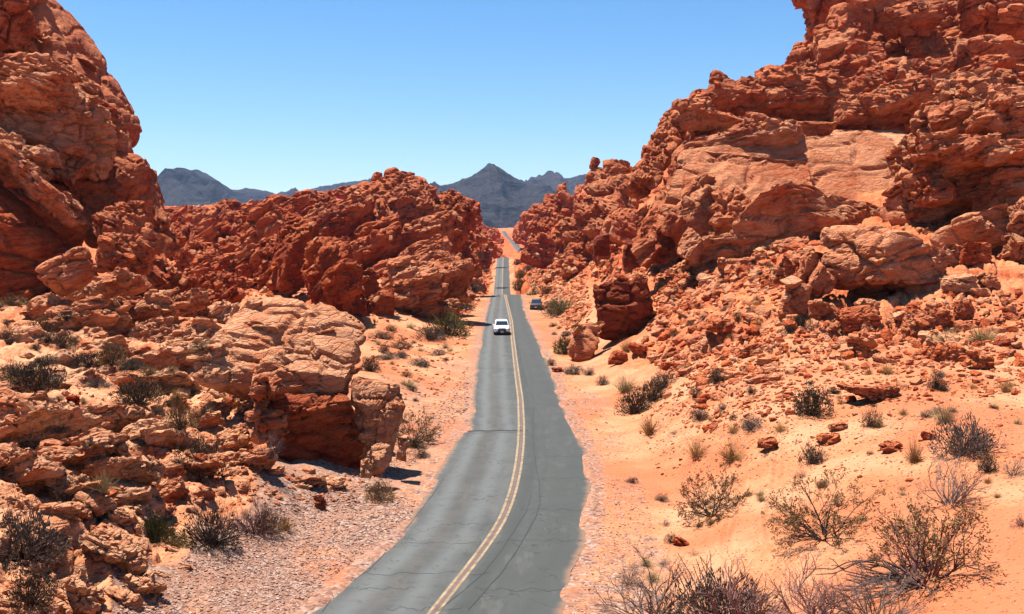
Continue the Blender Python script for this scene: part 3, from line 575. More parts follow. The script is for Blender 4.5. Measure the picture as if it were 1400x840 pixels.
formation('rock_dome', 'rounded red dome on the skyline right of the far mountains', 'rock outcrop', [
 (835,262,70,80,215,-14,dict(sc=6,amp=.2,k=7)), (815,286,50,100,207,-30,dict(sc=6,amp=.2,k=7)), (822,244,44,34,212,-20,dict(sc=5,amp=.2,k=7)), (800,320,60,80,195,-30,dict(sc=5)), (845,236,44,26,212,0,dict(sc=4)), (825,300,70,70,190,0), (850,310,50,60,180,-10), (790,352,40,40,190,0), (857,268,40,70,200,-20)], tone=.65, dip=-15, tilt=-25, amp=.25)
formation('boulder', 'small pointed rock perched on top of the rounded red dome', 'boulder', [(813,224,14,20,212,-18,dict(sc=3,amp=.15,k=18,name='rock'))], tone=.9)
formation('rock_ridge', 'rubbly red slope stepping down to the far road from the rounded dome', 'rock outcrop', [
 (762,300,60,60,330,-25), (738,312,50,44,400,-25), (768,262,22,34,310,0,dict(k=16)), (722,318,34,40,520,-20), (785,335,60,60,240,-20), (752,345,70,50,300,-10), (775,290,44,50,290,-20), (745,330,50,40,350,0), (800,362,70,50,190,0), (770,375,50,36,220,0), (733,340,30,26,450,0), (712,318,24,24,620,0), (757,280,40,30,340,-20), (716,312,26,18,760,0), (728,300,34,20,700,-20), (706,328,12,8,700,0), (742,292,36,22,640,-20), (838,352,60,44,165,0)], tone=.8, dip=-18, amp=.38, tilt=-20, sc=4)
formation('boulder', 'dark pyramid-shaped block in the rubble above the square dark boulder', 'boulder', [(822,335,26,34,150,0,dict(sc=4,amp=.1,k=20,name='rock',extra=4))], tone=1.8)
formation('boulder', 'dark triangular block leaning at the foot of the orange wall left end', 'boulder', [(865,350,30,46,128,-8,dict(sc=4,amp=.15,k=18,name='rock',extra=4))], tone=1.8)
BL = [  # single boulders on the right slope
 ('angular brown boulder directly below the massive overhanging boulder', 1172, 437, 56, 40, 68, 6, .8), ('pale-lit grey block resting on the brown angular boulder', 1188, 418, 40, 24, 67, -5, .4), ('wedge-shaped boulder with a pale top right of the brown angular boulder', 1252, 447, 46, 50, 64, -20, .6),
 ('pale triangular slab filling the gap right of the massive overhanging boulder', 1298, 352, 40, 30, 78, -20, .2), ('rounded dark boulder half under the buttress at the right', 1330, 350, 40, 36, 76, 0, .9), ('orange fin-shaped rock standing left of a tan bush on the right slope', 1318, 425, 30, 36, 62, -15, .6),
 ('flat-sided block at the top of the rubble near the right edge', 1352, 382, 34, 26, 68, 0, .6), ('broad tan slab under the buttress, right of the wedge boulder', 1312, 388, 50, 26, 70, 5, .2), ('low wide brown boulder on the sand edge below the wedge boulder', 1180, 470, 44, 24, 62, 0, .7),
 ('big red cracked boulder at the sand edge above the tufts of dry grass', 1296, 482, 44, 34, 57.5, 10, .7), ('dark split boulder, last of the row along the upper sand edge', 1340, 496, 44, 26, 56, 0, .8), ('small orange boulder tucked against the wedge boulder', 1285, 437, 26, 26, 65, 0, .5),
 ('dark roof-shaped boulder between two bushes on the middle right slope', 985, 446, 44, 24, 74, -8, .9), ('leaning dark wedge on the middle right slope', 1022, 480, 40, 20, 66, 25, .9), ('flat red boulder half buried in the sand of the right slope', 1196, 537, 90, 26, 48.5, -4, .7),
 ('small red pyramid rock lying in the middle of the sand slope', 1050, 606, 38, 22, 45, 0, .8), ('long low red rock on the sand above the round grey bush', 1132, 600, 30, 12, 43, 0, .8), ('low red rock below the orange grass clump', 1220, 612, 32, 12, 42, 0, .8),
 ('dark wedge rock beside the large grey bush on the right sand', 1270, 596, 22, 16, 42, -20, .9), ('red rock in the sand left of the orange grass clump', 1143, 583, 30, 16, 44, 0, .7), ('blackish lone stone on the sand near the bottom bush', 931, 741, 26, 12, 34.5, -30, 1.2),
 ('dark red rock lying beneath the square dark boulder', 845, 490, 30, 22, 87, 0, .9), ('small dark slab at the right road edge', 762, 506, 16, 8, 90, 0, .9), ('dark lump of rock at the upper right of the road bend', 872, 478, 24, 16, 90, -10, .9),
 ('pointed red stone in the shade below the large layered rock', 437, 688, 24, 26, 41, 0, .7), ('dark cube-shaped rock between ledges above the lower left bushes', 128, 686, 52, 28, 34, 0, .9), ('pointed dark red rock standing by the sandy patch on the left', 100, 553, 26, 30, 50, 0, .9)]
for lb, px, py, w_, h_, d, roll, tn in BL: formation('boulder', lb, 'boulder', [(px, py, w_, h_, d, roll, dict(tone=tn, sc=1.4, amp=.28, k=16, name='rock', extra=6, res=1.2, snap=.32))])
# ------------------------------------------------------------------ weather all the bodies at once, then make each one an object
TREE_R = weather_tree('weathered_rock', [(.5, .44, .42, .07), (1.5, .20, .30, .10), (4.2, .06, .07, .15)])
def weather(L, tree):
    allV = np.concatenate([l['V'] for l in L]); offs = np.cumsum([0] + [len(l['V']) for l in L])
    me = np_mesh('tmp', allV, np.concatenate([l['F'] + o for l, o in zip(L, offs)]), (), True)
    for k_ in ('sc', 'amp', 'dip', 'seed'): fattr(me, k_, np.concatenate([np.full(len(l['V']), l[k_]) for l in L]))
    r = bake(me, tree); WV = coords(r); bpy.data.meshes.remove(me); bpy.data.meshes.remove(r); print('rock verts', len(WV))
    for l, a, b in zip(L, offs[:-1], offs[1:]): l['W'] = WV[a:b]
weather(LUMPS, TREE_R)
def lump_mesh(l, origin):
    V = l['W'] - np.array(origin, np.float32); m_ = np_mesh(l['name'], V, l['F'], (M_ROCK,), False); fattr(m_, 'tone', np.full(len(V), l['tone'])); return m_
ROOTS = {}
for name, label, cat, group, ids in FORMS:
    vv = np.concatenate([LUMPS[i]['W'] for i in ids]); o0 = Vector((float(vv[:, 0].mean()), float(vv[:, 1].mean()), float(vv[:, 2].min())))
    if len(ids) == 1:
        o = link(name, lump_mesh(LUMPS[ids[0]], o0), None, o0); tag(o, label, cat, group)
    else:
        root = empty(name, o0, label, cat, group)
        for i in ids: ROOTS[link('rock', lump_mesh(LUMPS[i], o0), root).name] = (root, LUMPS[i])

# ------------------------------------------------------------------ second pass: joint blocks and slabs standing proud of the big bodies
DG = bpy.context.evaluated_depsgraph_get(); DG.update()
EYE = Vector((0, 0, CAM_H))
def hit(px, py):
    ok, loc, nrm, idx, ob, mx = C.ray_cast(DG, EYE, ray(px, py).normalized()); return (loc, nrm, ob) if ok else None
def inside(poly, n):
    xs = [p[0] for p in poly]; ys = [p[1] for p in poly]; out = []
    while len(out) < n:
        x = rng.uniform(min(xs), max(xs)); y = rng.uniform(min(ys), max(ys)); c = False; j = len(poly) - 1
        for i in range(len(poly)):
            if (poly[i][1] > y) != (poly[j][1] > y) and x < (poly[j][0] - poly[i][0]) * (y - poly[i][1]) / (poly[j][1] - poly[i][1]) + poly[i][0]: c = not c
            j = i
        if c: out.append((x, y))
    return out
N1 = len(LUMPS); OWN = {}
BLK = [  # polygon, number, width range, height/width range, dip (degrees), tone spread, embed
 ([(930,130),(1100,100),(1280,90),(1240,165),(1000,182),(925,175)], 60, 16, 60, .35, .8, 6), ([(1150,10),(1400,0),(1400,150),(1250,160),(1130,110)], 60, 18, 70, .35, .8, 5), ([(1230,170),(1400,130),(1400,340),(1240,300)], 64, 14, 60, .25, .6, 8),
 ([(870,260),(960,200),(1000,330),(880,370)], 30, 16, 50, .4, .9, 50), ([(960,320),(1180,320),(1200,360),(980,370)], 30, 16, 60, .25, .5, 5), ([(770,230),(860,230),(870,340),(740,350)], 45, 10, 34, .4, .9, -25), ([(700,270),(790,260),(790,350),(715,340)], 40, 7, 20, .4, .9, -15),
 ([(430,260),(590,258),(630,300),(640,380),(480,400),(420,330)], 64, 10, 50, .3, .6, 33), ([(600,270),(660,272),(690,330),(670,360),(610,360)], 60, 7, 20, .4, .9, -25), ([(230,285),(430,270),(440,400),(300,430),(240,420)], 110, 10, 44, .3, .6, 36),
 ([(0,90),(120,70),(170,200),(60,220),(0,200)], 36, 16, 60, .2, .5, -12), ([(0,200),(60,220),(150,320),(130,340),(0,240)], 24, 14, 46, .25, .5, -38), ([(140,280),(240,300),(250,420),(150,400)], 40, 12, 40, .4, .9, -25),
 ([(60,390),(280,390),(290,500),(200,470),(60,440)], 60, 14, 60, .18, .4, 12), ([(0,540),(300,500),(340,640),(260,700),(0,700)], 60, 20, 90, .18, .42, 12), ([(0,680),(220,640),(260,800),(150,830),(0,840)], 40, 18, 84, .2, .45, -16),
 ([(300,430),(470,420),(490,500),(470,540),(310,540)], 4, 20, 90, .10, .22, -5), ([(270,540),(350,540),(380,650),(280,650)], 40, 12, 44, .3, .7, 15), ([(530,370),(640,365),(630,415),(540,430)], 34, 12, 44, .2, .5, 14),
 ([(1120,320),(1280,310),(1250,350),(1130,360)], 14, 14, 44, .2, .4, 4), ([(0,400),(150,425),(210,520),(120,520),(0,560)], 84, 16, 70, .2, .45, 10), ([(540,390),(640,362),(664,382),(636,415),(560,440)], 60, 8, 40, .25, .5, 10), ([(225,285),(400,266),(440,280),(330,300),(230,305)], 90, 6, 26, .3, .7, 20), ([(860,200),(925,190),(900,250),(860,262)], 20, 8, 26, .3, .7, -20)]
for bi, (poly, n, w0, w1, f0, f1, dip) in enumerate(BLK):
    for (x, y) in inside(poly, n):
        h_ = hit(x, y)
        if h_ is None or h_[2].name.startswith(('road', 'mount', 'yellow', 'worn', 'crack')): continue
        loc, nrm, ob = h_; own = ROOTS.get(ob.name)
        if own is None and ob.name != 'ground': continue
        w_ = w0 + (w1 - w0) * rng.random() ** 2; hh = w_ * rng.uniform(f0, f1); d = loc.y
        tn = (own[1]['tone'] if own else (.08 if x < 400 else .6)) + rng.uniform(-.25, .2)
        flat_ = bi in (13, 14, 15, 16, 18, 19, 20, 21, 4)
        i = lump(x, y, w_, hh * (1.25 if flat_ else 1), d, dip + rng.uniform(-9, 9), dep=rng.uniform(.45, .9) * (.75 if flat_ else 1), sc=max(.8, w_ * d / FPX * .8), amp=.2, k=22., tone=float(np.clip(tn, 0, 1.1)), tilt=rng.uniform(-62, -38) if flat_ else rng.uniform(-42, -8), extra=7, res=.95, name='rock')
        L = LUMPS[i]; m = w_ * d / FPX; L['V'] = L['V'] - np.array(nrm) * m * .10 - np.array(ray(x, y)) * 0
        OWN[i] = own[0] if own else ('ledge', bi)
NEW = LUMPS[N1:]; weather(NEW, TREE_R)
LB = {14: ('bedrock_ledges', 'thin flat ledges of tan bedrock stepping across the left foreground slope'), 13: ('bedrock_ledges', 'thin flat ledges on the ground below the tilted boulder at left'), 15: ('bedrock_ledges', 'thin flat ledges on the ground in the lower left corner'), 20: ('bedrock_ledges', 'low ledges and blocks breaking through the sand under the shaded left cliff'), 21: ('rock_heap', 'low blocks and slabs spilling from the jagged peak down to the road'), 22: ('rock_ridge', 'broken blocks along the far skyline of the long low ridge at left'), 23: ('rock_heap', 'blocks on the far skyline behind the left end of the orange wall'), 17: ('rock_heap', 'blocks on the ground left of the large layered rock')}
ALLR = {}
PLACE = {0: 'behind the skyline crest of the orange wall', 1: 'at the very top right', 2: 'behind the craggy buttress', 3: 'at the left end of the orange wall', 4: 'along the foot of the orange wall', 5: 'at the foot of the rounded red dome', 6: 'beside the far road on its right', 7: 'under the jagged red peak', 8: 'beside the far road on its left', 9: 'on the low ridge under the far left mountains', 10: 'on top of the left cliff', 11: 'on the left cliff shoulder', 12: 'at the right foot of the tall left cliff', 16: 'behind the large layered rock', 18: 'between the jagged red peak and the road', 19: 'around the massive overhanging boulder'}
for i, l in zip(range(N1, len(LUMPS)), NEW):
    own = OWN[i]
    if isinstance(own, tuple):
        if own not in ALLR:
            nm, lb = LB.get(own[1], ('rock_heap', 'blocks lying on the ground ' + PLACE.get(own[1], 'below')))
            ALLR[own] = empty(nm, Vector(l['W'].mean(0).tolist()), lb, 'rock outcrop')
        root = ALLR[own]
    else: root = own
    link('rock', lump_mesh(l, root.location), root)
# ------------------------------------------------------------------ loose stones lying on ground and ledges
DG = bpy.context.evaluated_depsgraph_get(); DG.update()
def drop_on(x, y, z0=90):
    ok, loc, nrm, idx, ob, mx = C.ray_cast(DG, Vector((x, y, z0)), Vector((0, 0, -1))); return loc if ok else None
def stone_lib(n, count, seed0, k=22.):
    L = []
    for s_ in range(count):
        V, F = poly_rock(n, seed0 + s_, k, 7, .6, 1.1); r = np.random.default_rng(seed0 + s_); V = V * np.array([1, r.uniform(.6, .95), r.uniform(.38, .75)]); L.append((V / 1.05, F))
    return L
LIB_S = stone_lib(2, 14, 500); LIB_M = stone_lib(5, 16, 900, 26.)
def rough(V, a, seed):
    r = np.random.default_rng(seed); return V + r.normal(0, a, V.shape)
MED = []
for s_, (V, F) in enumerate(LIB_M):
    m_ = np_mesh('boulder', rough(V, .022, s_), F, (M_ROCK,), False); fattr(m_, 'tone', np.full(len(V), [.15, .45, .8, 1.0][s_ % 4])); MED.append(m_)
def rotm(nrm, seedr):
    n = Vector(nrm).lerp(Vector((0, 0, 1)), .35).normalized(); q = n.to_track_quat('Z', 'Y').to_matrix()
    return q @ Matrix.Rotation(seedr.uniform(-.45, .45), 3, 'X') @ Matrix.Rotation(seedr.uniform(0, 6.28), 3, 'Z')
# (what they are, polygon in the photograph, number, smallest, largest, power, tones)
ZONES = [
 ('stones right beside the far road on its right', [(718,345),(750,338),(800,430),(775,450),(745,420),(720,385)], 500, 3, 9, 2.6, (0,1,2)),
 ('stones right beside the far road on its left', [(600,440),(640,360),(672,340),(674,385),(655,415),(640,435)], 420, 3, 9, 2.6, (0,1,2)),
 ('stones strewn over the slope between the road and the square dark boulder', [(722,345),(800,350),(810,430),(790,470),(752,415),(725,390)], 520, 4, 13, 2.6, (0,1,2)),
 ('stones in the rubble slope directly above the square dark boulder', [(800,350),(930,380),(960,400),(905,440),(890,380),(812,385)], 420, 4, 15, 2.4, (0,1,2,3)),
 ('stones in the rubble between the square dark and the massive overhanging boulder', [(900,390),(1040,360),(1130,420),(1180,480),(1060,520),(960,530),(900,500),(880,470)], 1500, 5, 26, 2.3, (0,1,1,2,3)),
 ('stones in the rubble right below the massive overhanging boulder', [(1150,450),(1300,400),(1400,400),(1400,500),(1250,500),(1150,490)], 700, 5, 26, 2.2, (0,1,2,3)),
 ('stones scattered thinly on the upper edge of the right sand slope', [(900,500),(1050,500),(1400,495),(1400,540),(1150,560),(960,590),(890,560)], 1100, 3.5, 18, 2.4, (1,2,3)),
 ('stones lying on the open right sand slope', [(860,560),(1400,540),(1400,640),(1150,700),(900,650)], 520, 2.5, 11, 2.6, (1,2,3)),
 ('stones heaped at the foot of the orange wall', [(880,370),(1050,330),(1130,350),(1060,400),(940,400)], 500, 5, 18, 2.3, (0,1,2)),
 ('stones caught on the ledges of the huge orange wall', [(930,190),(1240,150),(1300,90),(1120,80),(940,120)], 420, 5, 20, 2.3, (1,2,2)),
 ('stones on the upper ledges at the top right', [(1130,10),(1400,0),(1400,130),(1200,130)], 220, 5, 20, 2.3, (1,2)),
 ('stones on the craggy buttress at the right edge', [(1230,200),(1400,150),(1400,340),(1230,330)], 200, 5, 18, 2.3, (0,1,2)),
 ('stones on the red slope that steps down to the far road', [(700,320),(800,250),(850,300),(800,350),(722,350)], 420, 3, 11, 2.5, (1,2,3)),
 ('stones on the rubbly ridge right of the jagged red peak', [(590,260),(640,262),(690,330),(680,370),(600,370)], 520, 3, 11, 2.5, (1,2,3)),
 ('stones between the jagged red peak and the orange slabs', [(470,380),(560,370),(660,380),(640,430),(560,440),(470,440)], 320, 3, 12, 2.5, (0,1,2)),
 ('stones on the flanks of the jagged red peak', [(430,250),(600,250),(600,370),(430,370)], 300, 4, 14, 2.4, (1,2,3)),
 ('stones on the long ridge under the far left mountains', [(225,300),(430,260),(430,400),(230,420)], 900, 3, 14, 2.4, (1,2,3)),
 ('stones below the tall left cliff', [(60,420),(130,380),(250,380),(300,440),(280,520),(200,470),(60,470)], 380, 4, 16, 2.4, (0,0,1,2)),
 ('stones scattered over the pale ledges at the left', [(0,540),(300,500),(340,640),(200,760),(0,700)], 620, 4, 17, 2.4, (0,0,1)),
 ('stones around the foot of the large layered rock', [(270,520),(340,520),(350,640),(500,650),(490,690),(300,690),(250,600)], 420, 4, 18, 2.3, (0,0,1,2)),
 ('stones on the ground between the layered rock and the road', [(500,460),(640,430),(640,480),(600,560),(560,640),(540,560)], 420, 3, 10, 2.6, (0,1,2)),
 ('stones in the lower left corner', [(0,700),(200,740),(230,840),(0,840)], 260, 5, 20, 2.3, (0,0,1)),
]
ST = []
for zi, (what, poly, n, s0, s1, pw, tones) in enumerate(ZONES):
    for (x, y) in inside(poly, n):
        h_ = hit(x, y)
        if h_ is None or h_[2].name.startswith(('road', 'yellow', 'worn', 'crack', 'mountain')): continue
        loc, nrm, ob = h_
        if nrm.z < .25: continue
        l_, r_ = road_l(loc.y), road_r(loc.y)
        if l_ - .5 < loc.x < r_ + .5: continue
        px_ = s0 * (1 - rng.random() * (1 - (s0 / s1) ** pw)) ** (-1 / pw)
        ST.append((px_, px_ * loc.y / FPX / 2, loc, nrm, zi, tones[int(rng.integers(len(tones)))]))
ST.sort(key=lambda s: -s[0]); print('stones', len(ST))
for q, (px_, r_, loc, nrm, zi, tn) in enumerate(ST[:300]):
    m_ = MED[int(rng.integers(4)) * 4 + tn]; o = link('boulder', m_, None, loc + Vector((0, 0, r_ * .16)))
    M3 = rotm(nrm, random); o.matrix_world = Matrix.Translation(o.location) @ M3.to_4x4() @ Matrix.Diagonal((r_ * 1.1, r_ * 1.1, r_ * 1.1, 1))
    tag(o, ('pale ', 'orange ', 'red ', 'maroon ')[tn] + ZONES[zi][0].replace('stones', 'stone', 1), 'stone', 'larger ' + ZONES[zi][0])
def join_stones(name, items, lib, mat, attr='tone', tvals=(.15, .45, .8, 1.0)):
    Vs = []; Fs = []; T_ = []; b = 0
    for (r_, loc, M3, tn) in items:
        V, F = lib[int(rng.integers(len(lib)))]; V = (V * r_) @ np.array(M3).T + np.array(loc); Vs.append(V); Fs.append(F + b); b += len(V); T_.append(np.full(len(V), tvals[tn] if isinstance(tn, (int, np.integer)) else tn))
    me = np_mesh(name, np.concatenate(Vs), np.concatenate(Fs), (mat,), False); fattr(me, attr, np.concatenate(T_)); o = link(name, me); return o
o = join_stones('rubble', [(r_ * 1.1, loc + Vector((0, 0, r_ * .12)), rotm(nrm, random), tn) for (px_, r_, loc, nrm, zi, tn) in ST[300:]], LIB_S, M_ROCK)
tag(o, 'small broken red stones covering the slopes and ledges', 'rubble', kind='stuff')

# gravel on the shoulders
def gravel_material():
    m, t, b = material('gravel'); a = t.attr('tone'); p, n = posn(t)
    c = t.mix(t.ss(a, 0., .45), (.30, .15, .11), (.58, .31, .20)); c = t.mix(t.ss(a, .6, 1.), c, (.70, .52, .42)); c = t.vm('SCALE', t.mix(t.ss(t.noise(p, 30., 2.), .4, .7) * .3, c, (.35, .2, .15)), scale=.56)
    t.put(b.inputs['Base Color'], c); b.inputs['Roughness'].default_value = .95; b.inputs['Specular IOR Level'].default_value = .1; return m
M_GRAVEL = gravel_material(); LIB_G = stone_lib(1, 14, 1500)
G = []
for poly, n, s0, s1 in (([(150,840),(210,800),(300,725),(420,672),(500,662),(575,690),(540,725),(440,800),(400,840)], 9000, 2.2, 7), ([(490,690),(560,640),(640,560),(640,500),(600,560),(560,600)], 1500, 2, 5), ([(775,840),(810,760),(812,650),(880,660),(900,740),(860,840)], 1800, 1.8, 5),
                        ([(900,840),(900,600),(1400,560),(1400,840)], 3200, 1.4, 4.5), ([(880,620),(900,480),(1400,500),(1400,600)], 3000, 1.4, 5), ([(790,600),(750,480),(790,520),(880,620),(812,650)], 500, 1.8, 4), ([(0,840),(0,520),(300,500),(340,700),(160,840)], 1500, 2, 5)):
    for (x, y) in inside(poly, n):
        h_ = hit(x, y)
        if h_ is None or h_[2].name != 'ground': continue
        loc, nrm, ob = h_
        if road_l(loc.y) - .05 < loc.x < road_r(loc.y) + .05: continue
        px_ = s0 + (s1 - s0) * rng.random() ** 3; G.append((px_ * loc.y / FPX / 2, loc, rotm(nrm, random), float(rng.random())))
o = join_stones('gravel', G, LIB_G, M_GRAVEL); tag(o, 'pale and brown gravel lying along the road shoulders', 'gravel', kind='stuff')
# ------------------------------------------------------------------ desert plants
def leaf_mat(name, c1, c2, rough=.8):
    m, t, b = material(name); p, n = posn(t); oi = t.node('ShaderNodeObjectInfo'); r = S(t, oi.outputs['Random'])
    f = t.ss(t.noise(p, 9., 3., .7) + (r - .5) * .25, .35, .65); t.put(b.inputs['Base Color'], t.vm('SCALE', t.mix(f, c1, c2), scale=.6)); b.inputs['Roughness'].default_value = rough; b.inputs['Specular IOR Level'].default_value = .15; return m
M_TWIG = leaf_mat('grey_twig', (.15, .10, .085), (.30, .21, .17)); M_DTWIG = leaf_mat('dark_twig', (.05, .035, .03), (.12, .08, .065)); M_PTWIG = leaf_mat('purple_twig', (.22, .10, .085), (.36, .19, .16))
M_OLIVE = leaf_mat('olive_leaf', (.21, .11, .035), (.36, .205, .075)); M_GREEN = leaf_mat('green_leaf', (.13, .14, .03), (.26, .25, .06)); M_GREY = leaf_mat('grey_leaf', (.15, .12, .085), (.29, .24, .17)); M_DARK = leaf_mat('dark_leaf', (.055, .045, .025), (.13, .10, .055))
M_TAN = leaf_mat('dry_grass', (.48, .24, .075), (.75, .42, .16)); M_STRAW = leaf_mat('straw', (.50, .36, .15), (.70, .52, .26))
class Geo:
    def __init__(s): s.V = []; s.F = []
    def tube(s, pts, r0, r1):
        b = len(s.V); n = len(pts)
        for i, p in enumerate(pts):
            t_ = (pts[min(i + 1, n - 1)] - pts[max(i - 1, 0)]).normalized(); a = t_.orthogonal().normalized(); c = t_.cross(a); r = r0 + (r1 - r0) * i / (n - 1)
            for k in range(3): an = k * 2.0944; s.V.append(tuple(p + a * (math.cos(an) * r) + c * (math.sin(an) * r)))
            if i:
                for k in range(3): s.F.append((b + (i - 1) * 3 + k, b + (i - 1) * 3 + (k + 1) % 3, b + i * 3 + (k + 1) % 3, b + i * 3 + k))
    def leaf(s, p, d, w):
        a = Vector(d).orthogonal().normalized() * w; d = Vector(d); b = len(s.V)
        for q in (p, p + d * .5 + a, p + d, p + d * .5 - a): s.V.append(tuple(q))
        s.F.append((b, b + 1, b + 2, b + 3))
    def mesh(s, name, mat): return np_mesh(name, np.array(s.V), np.array(s.F), (mat,), False)
rp = random.Random(5)
def rdir(up=.3, spread=1.):
    a = rp.uniform(0, 6.283); z = rp.uniform(up, 1); h_ = math.sqrt(max(0, 1 - z * z)) * spread; return Vector((math.cos(a) * h_, math.sin(a) * h_, z)).normalized()
def jit(s): return Vector((rp.uniform(-s, s), rp.uniform(-s, s), rp.uniform(-s, s)))
def curve(p, d, L, n, wob, droop=0):
    pts = [p.copy()]; d = d.copy()
    for i in range(n): d = (d + jit(wob) + Vector((0, 0, -droop))).normalized(); p = p + d * (L / n); pts.append(p.copy())
    return pts
# every kind is made one metre wide and scaled when placed; it returns {part name: mesh}
def k_dense(mat, tw, lean=1., nt=150, nl=1500, hgt=.42, lw=.007):
    g = Geo(); l = Geo()
    lob = [(rdir(-.1) * rp.uniform(.1, .28), rp.uniform(.6, 1)) for _ in range(9)]
    for _ in range(nt):
        d = rdir(.05, 1.); L = rp.uniform(.32, .5) * (.8 + .35 * math.sin(d.x * 5 + d.y * 4 + nt)); g.tube(curve(Vector((rp.uniform(-.06, .06), rp.uniform(-.06, .06), 0)), d, L, 3, .28), .006, .0025)
    for _ in range(nl):
        d = rdir(.0, 1.); L = rp.uniform(.62, 1.) ** .5 * .5 * (.78 + .3 * math.sin(d.x * 6 + nt) * math.cos(d.y * 5 + d.z * 4)); p = Vector((d.x * L, d.y * L, d.z * L * hgt * 2 + .01)) + jit(.02)
        l.leaf(p, (d + jit(.9) + Vector((0, 0, .4))).normalized() * rp.uniform(.025, .06), lw)
    return {'twigs': g.mesh('twigs', tw), 'foliage': l.mesh('foliage', mat)}
def k_grass(mat, n=230, h=.7, spread=.75):
    l = Geo()
    for _ in range(n):
        d = rdir(.25, spread); p = Vector((rp.uniform(-.1, .1), rp.uniform(-.1, .1), 0)); L = rp.uniform(.3, .62) * h * 1.4; pts = curve(p, d, L, 4, .12, .09); g = .007
        l.tube(pts, .0075, .0015)
    return {'blades': l.mesh('blades', mat)}
def k_branchy(tw, leafm, nmain=20, depth=3, leaves=5, up=.12, L0=.42, r0=.013, thin=1., droop=0.):
    g = Geo(); l = Geo()
    def grow(p, d, L, r, dep):
        pts = curve(p, d, L, 4, .2, droop); g.tube(pts, r, r * .55)
        if dep == 0:
            for _ in range(leaves):
                q = pts[rp.randrange(1, 5)] + jit(.012); l.leaf(q, (d + jit(1.)).normalized() * rp.uniform(.014, .03), .005)
            return
        for _ in range(rp.choice((2, 3, 3))):
            q = pts[rp.randrange(2, 5)]; grow(q, (d + jit(.62)).normalized(), L * rp.uniform(.5, .75), r * .55, dep - 1)
    for _ in range(nmain): grow(Vector((rp.uniform(-.05, .05), rp.uniform(-.05, .05), 0)), rdir(up), L0 * rp.uniform(.5, .9), r0 * rp.uniform(.5, 1), depth)
    out = {'branches': g.mesh('branches', tw)}
    if leaves: out['foliage'] = l.mesh('foliage', leafm)
    return out
def k_fallen():
    g = Geo()
    for _ in range(44):
        a = rp.uniform(0, 6.283); d = Vector((math.cos(a), math.sin(a) * .7, rp.uniform(.35, .9))).normalized(); pts = curve(Vector((rp.uniform(-.08, .08), rp.uniform(-.05, .05), 0)), d, rp.uniform(.3, .62), 7, .14, .24); pts = [Vector((p.x, p.y, max(p.z, .004))) for p in pts]
        g.tube(pts, .008, .003)
        for _k in range(3):
            q = pts[rp.randrange(3, 8)]; pp = curve(q, (Vector((math.cos(a), math.sin(a), 0)) + jit(.6)).normalized(), .13, 3, .25, .1); g.tube([Vector((p.x, p.y, max(p.z, .003))) for p in pp], .004, .002)
    return {'branches': g.mesh('branches', M_DTWIG)}
KINDS = {
 'grey': [k_dense(M_GREY, M_TWIG), k_dense(M_GREY, M_DTWIG, nt=170, nl=1300, hgt=.36)],
 'dark': [k_dense(M_DARK, M_DTWIG, nl=1900), k_dense(M_DARK, M_DTWIG, nt=190, nl=1600, hgt=.4)],
 'olive': [k_dense(M_OLIVE, M_DTWIG, nl=1300), k_dense(M_OLIVE, M_TWIG, nt=180, nl=1500, hgt=.38)],
 'green': [k_dense(M_GREEN, M_DTWIG, nl=1900, hgt=.4), k_dense(M_GREEN, M_TWIG, nt=180, nl=1600, hgt=.34)],
 'tuft': [k_grass(M_TAN), k_grass(M_TAN, 180, .8, .6)], 'straw': [k_grass(M_STRAW), k_grass(M_STRAW, 200, .9, .5)],
 'creosote': [k_branchy(M_DTWIG, M_OLIVE, 22, 4, 4, .28, .36, .011), k_branchy(M_PTWIG, M_OLIVE, 20, 4, 3, .28, .36, .012)],
 'dead': [k_branchy(M_PTWIG, M_GREY, 26, 4, 0, .25, .36, .011), k_branchy(M_TWIG, M_GREY, 26, 4, 0, .3, .34, .010)],
 'fallen': [k_fallen()],
}
def plant(kind, px, py, wpx, hpx, label, group=None, var=None, name=None):
    h_ = hit(px, py)
    if h_ is None: print('plant misses', px, py); return
    loc = h_[0]; wpx *= 1.12; hpx *= 1.12; s_ = wpx * loc.y / FPX; var = int(rng.integers(len(KINDS[kind]))) if var is None else var; parts = KINDS[kind][var]
    nat = {'grey': .5, 'dark': .5, 'olive': .5, 'green': .45, 'tuft': .6, 'straw': .7, 'creosote': .8, 'dead': .8, 'fallen': .35}[kind]
    cat = {'tuft': 'grass', 'straw': 'grass'}.get(kind, 'shrub'); nm = name or {'tuft': 'grass_tuft', 'straw': 'grass_tuft', 'creosote': 'creosote_bush', 'dead': 'dry_bush', 'fallen': 'fallen_branches'}.get(kind, 'desert_shrub')
    k = {'creosote': 1.1, 'dead': 1.05}.get(kind, 1.0)
    sc_ = (s_ * k, s_ * k, (hpx * loc.y / FPX) / nat)
    if len(parts) == 1 or wpx < 26:
        ms = list(parts.values())
        if len(ms) == 1: o = link(nm, ms[0])
        else:
            key = (kind, var)
            if key not in ONE: ONE[key] = merge(ms)
            o = link(nm, ONE[key])
        tag(o, label, cat, group)
    else:
        o = empty(nm, (0, 0, 0), label, cat, group)
        for pn, m_ in parts.items(): link(pn, m_, o)
    o.location = loc - Vector((0, 0, .04 * s_)); o.scale = sc_; o.rotation_euler = (0, 0, rng.uniform(0, 6.28))
ONE = {}
def merge(ms):
    V = []; F = []; mi = []; b = 0
    for k, m_ in enumerate(ms):
        v = coords(m_); f = np.empty(len(m_.polygons) * 4, np.int32); m_.loops.foreach_get('vertex_index', f); V.append(v); F.append(f.reshape(-1, 4) + b); mi += [k] * len(m_.polygons); b += len(v)
    return np_mesh('shrub', np.concatenate(V), np.concatenate(F), [m_.materials[0] for m_ in ms], False, mi)
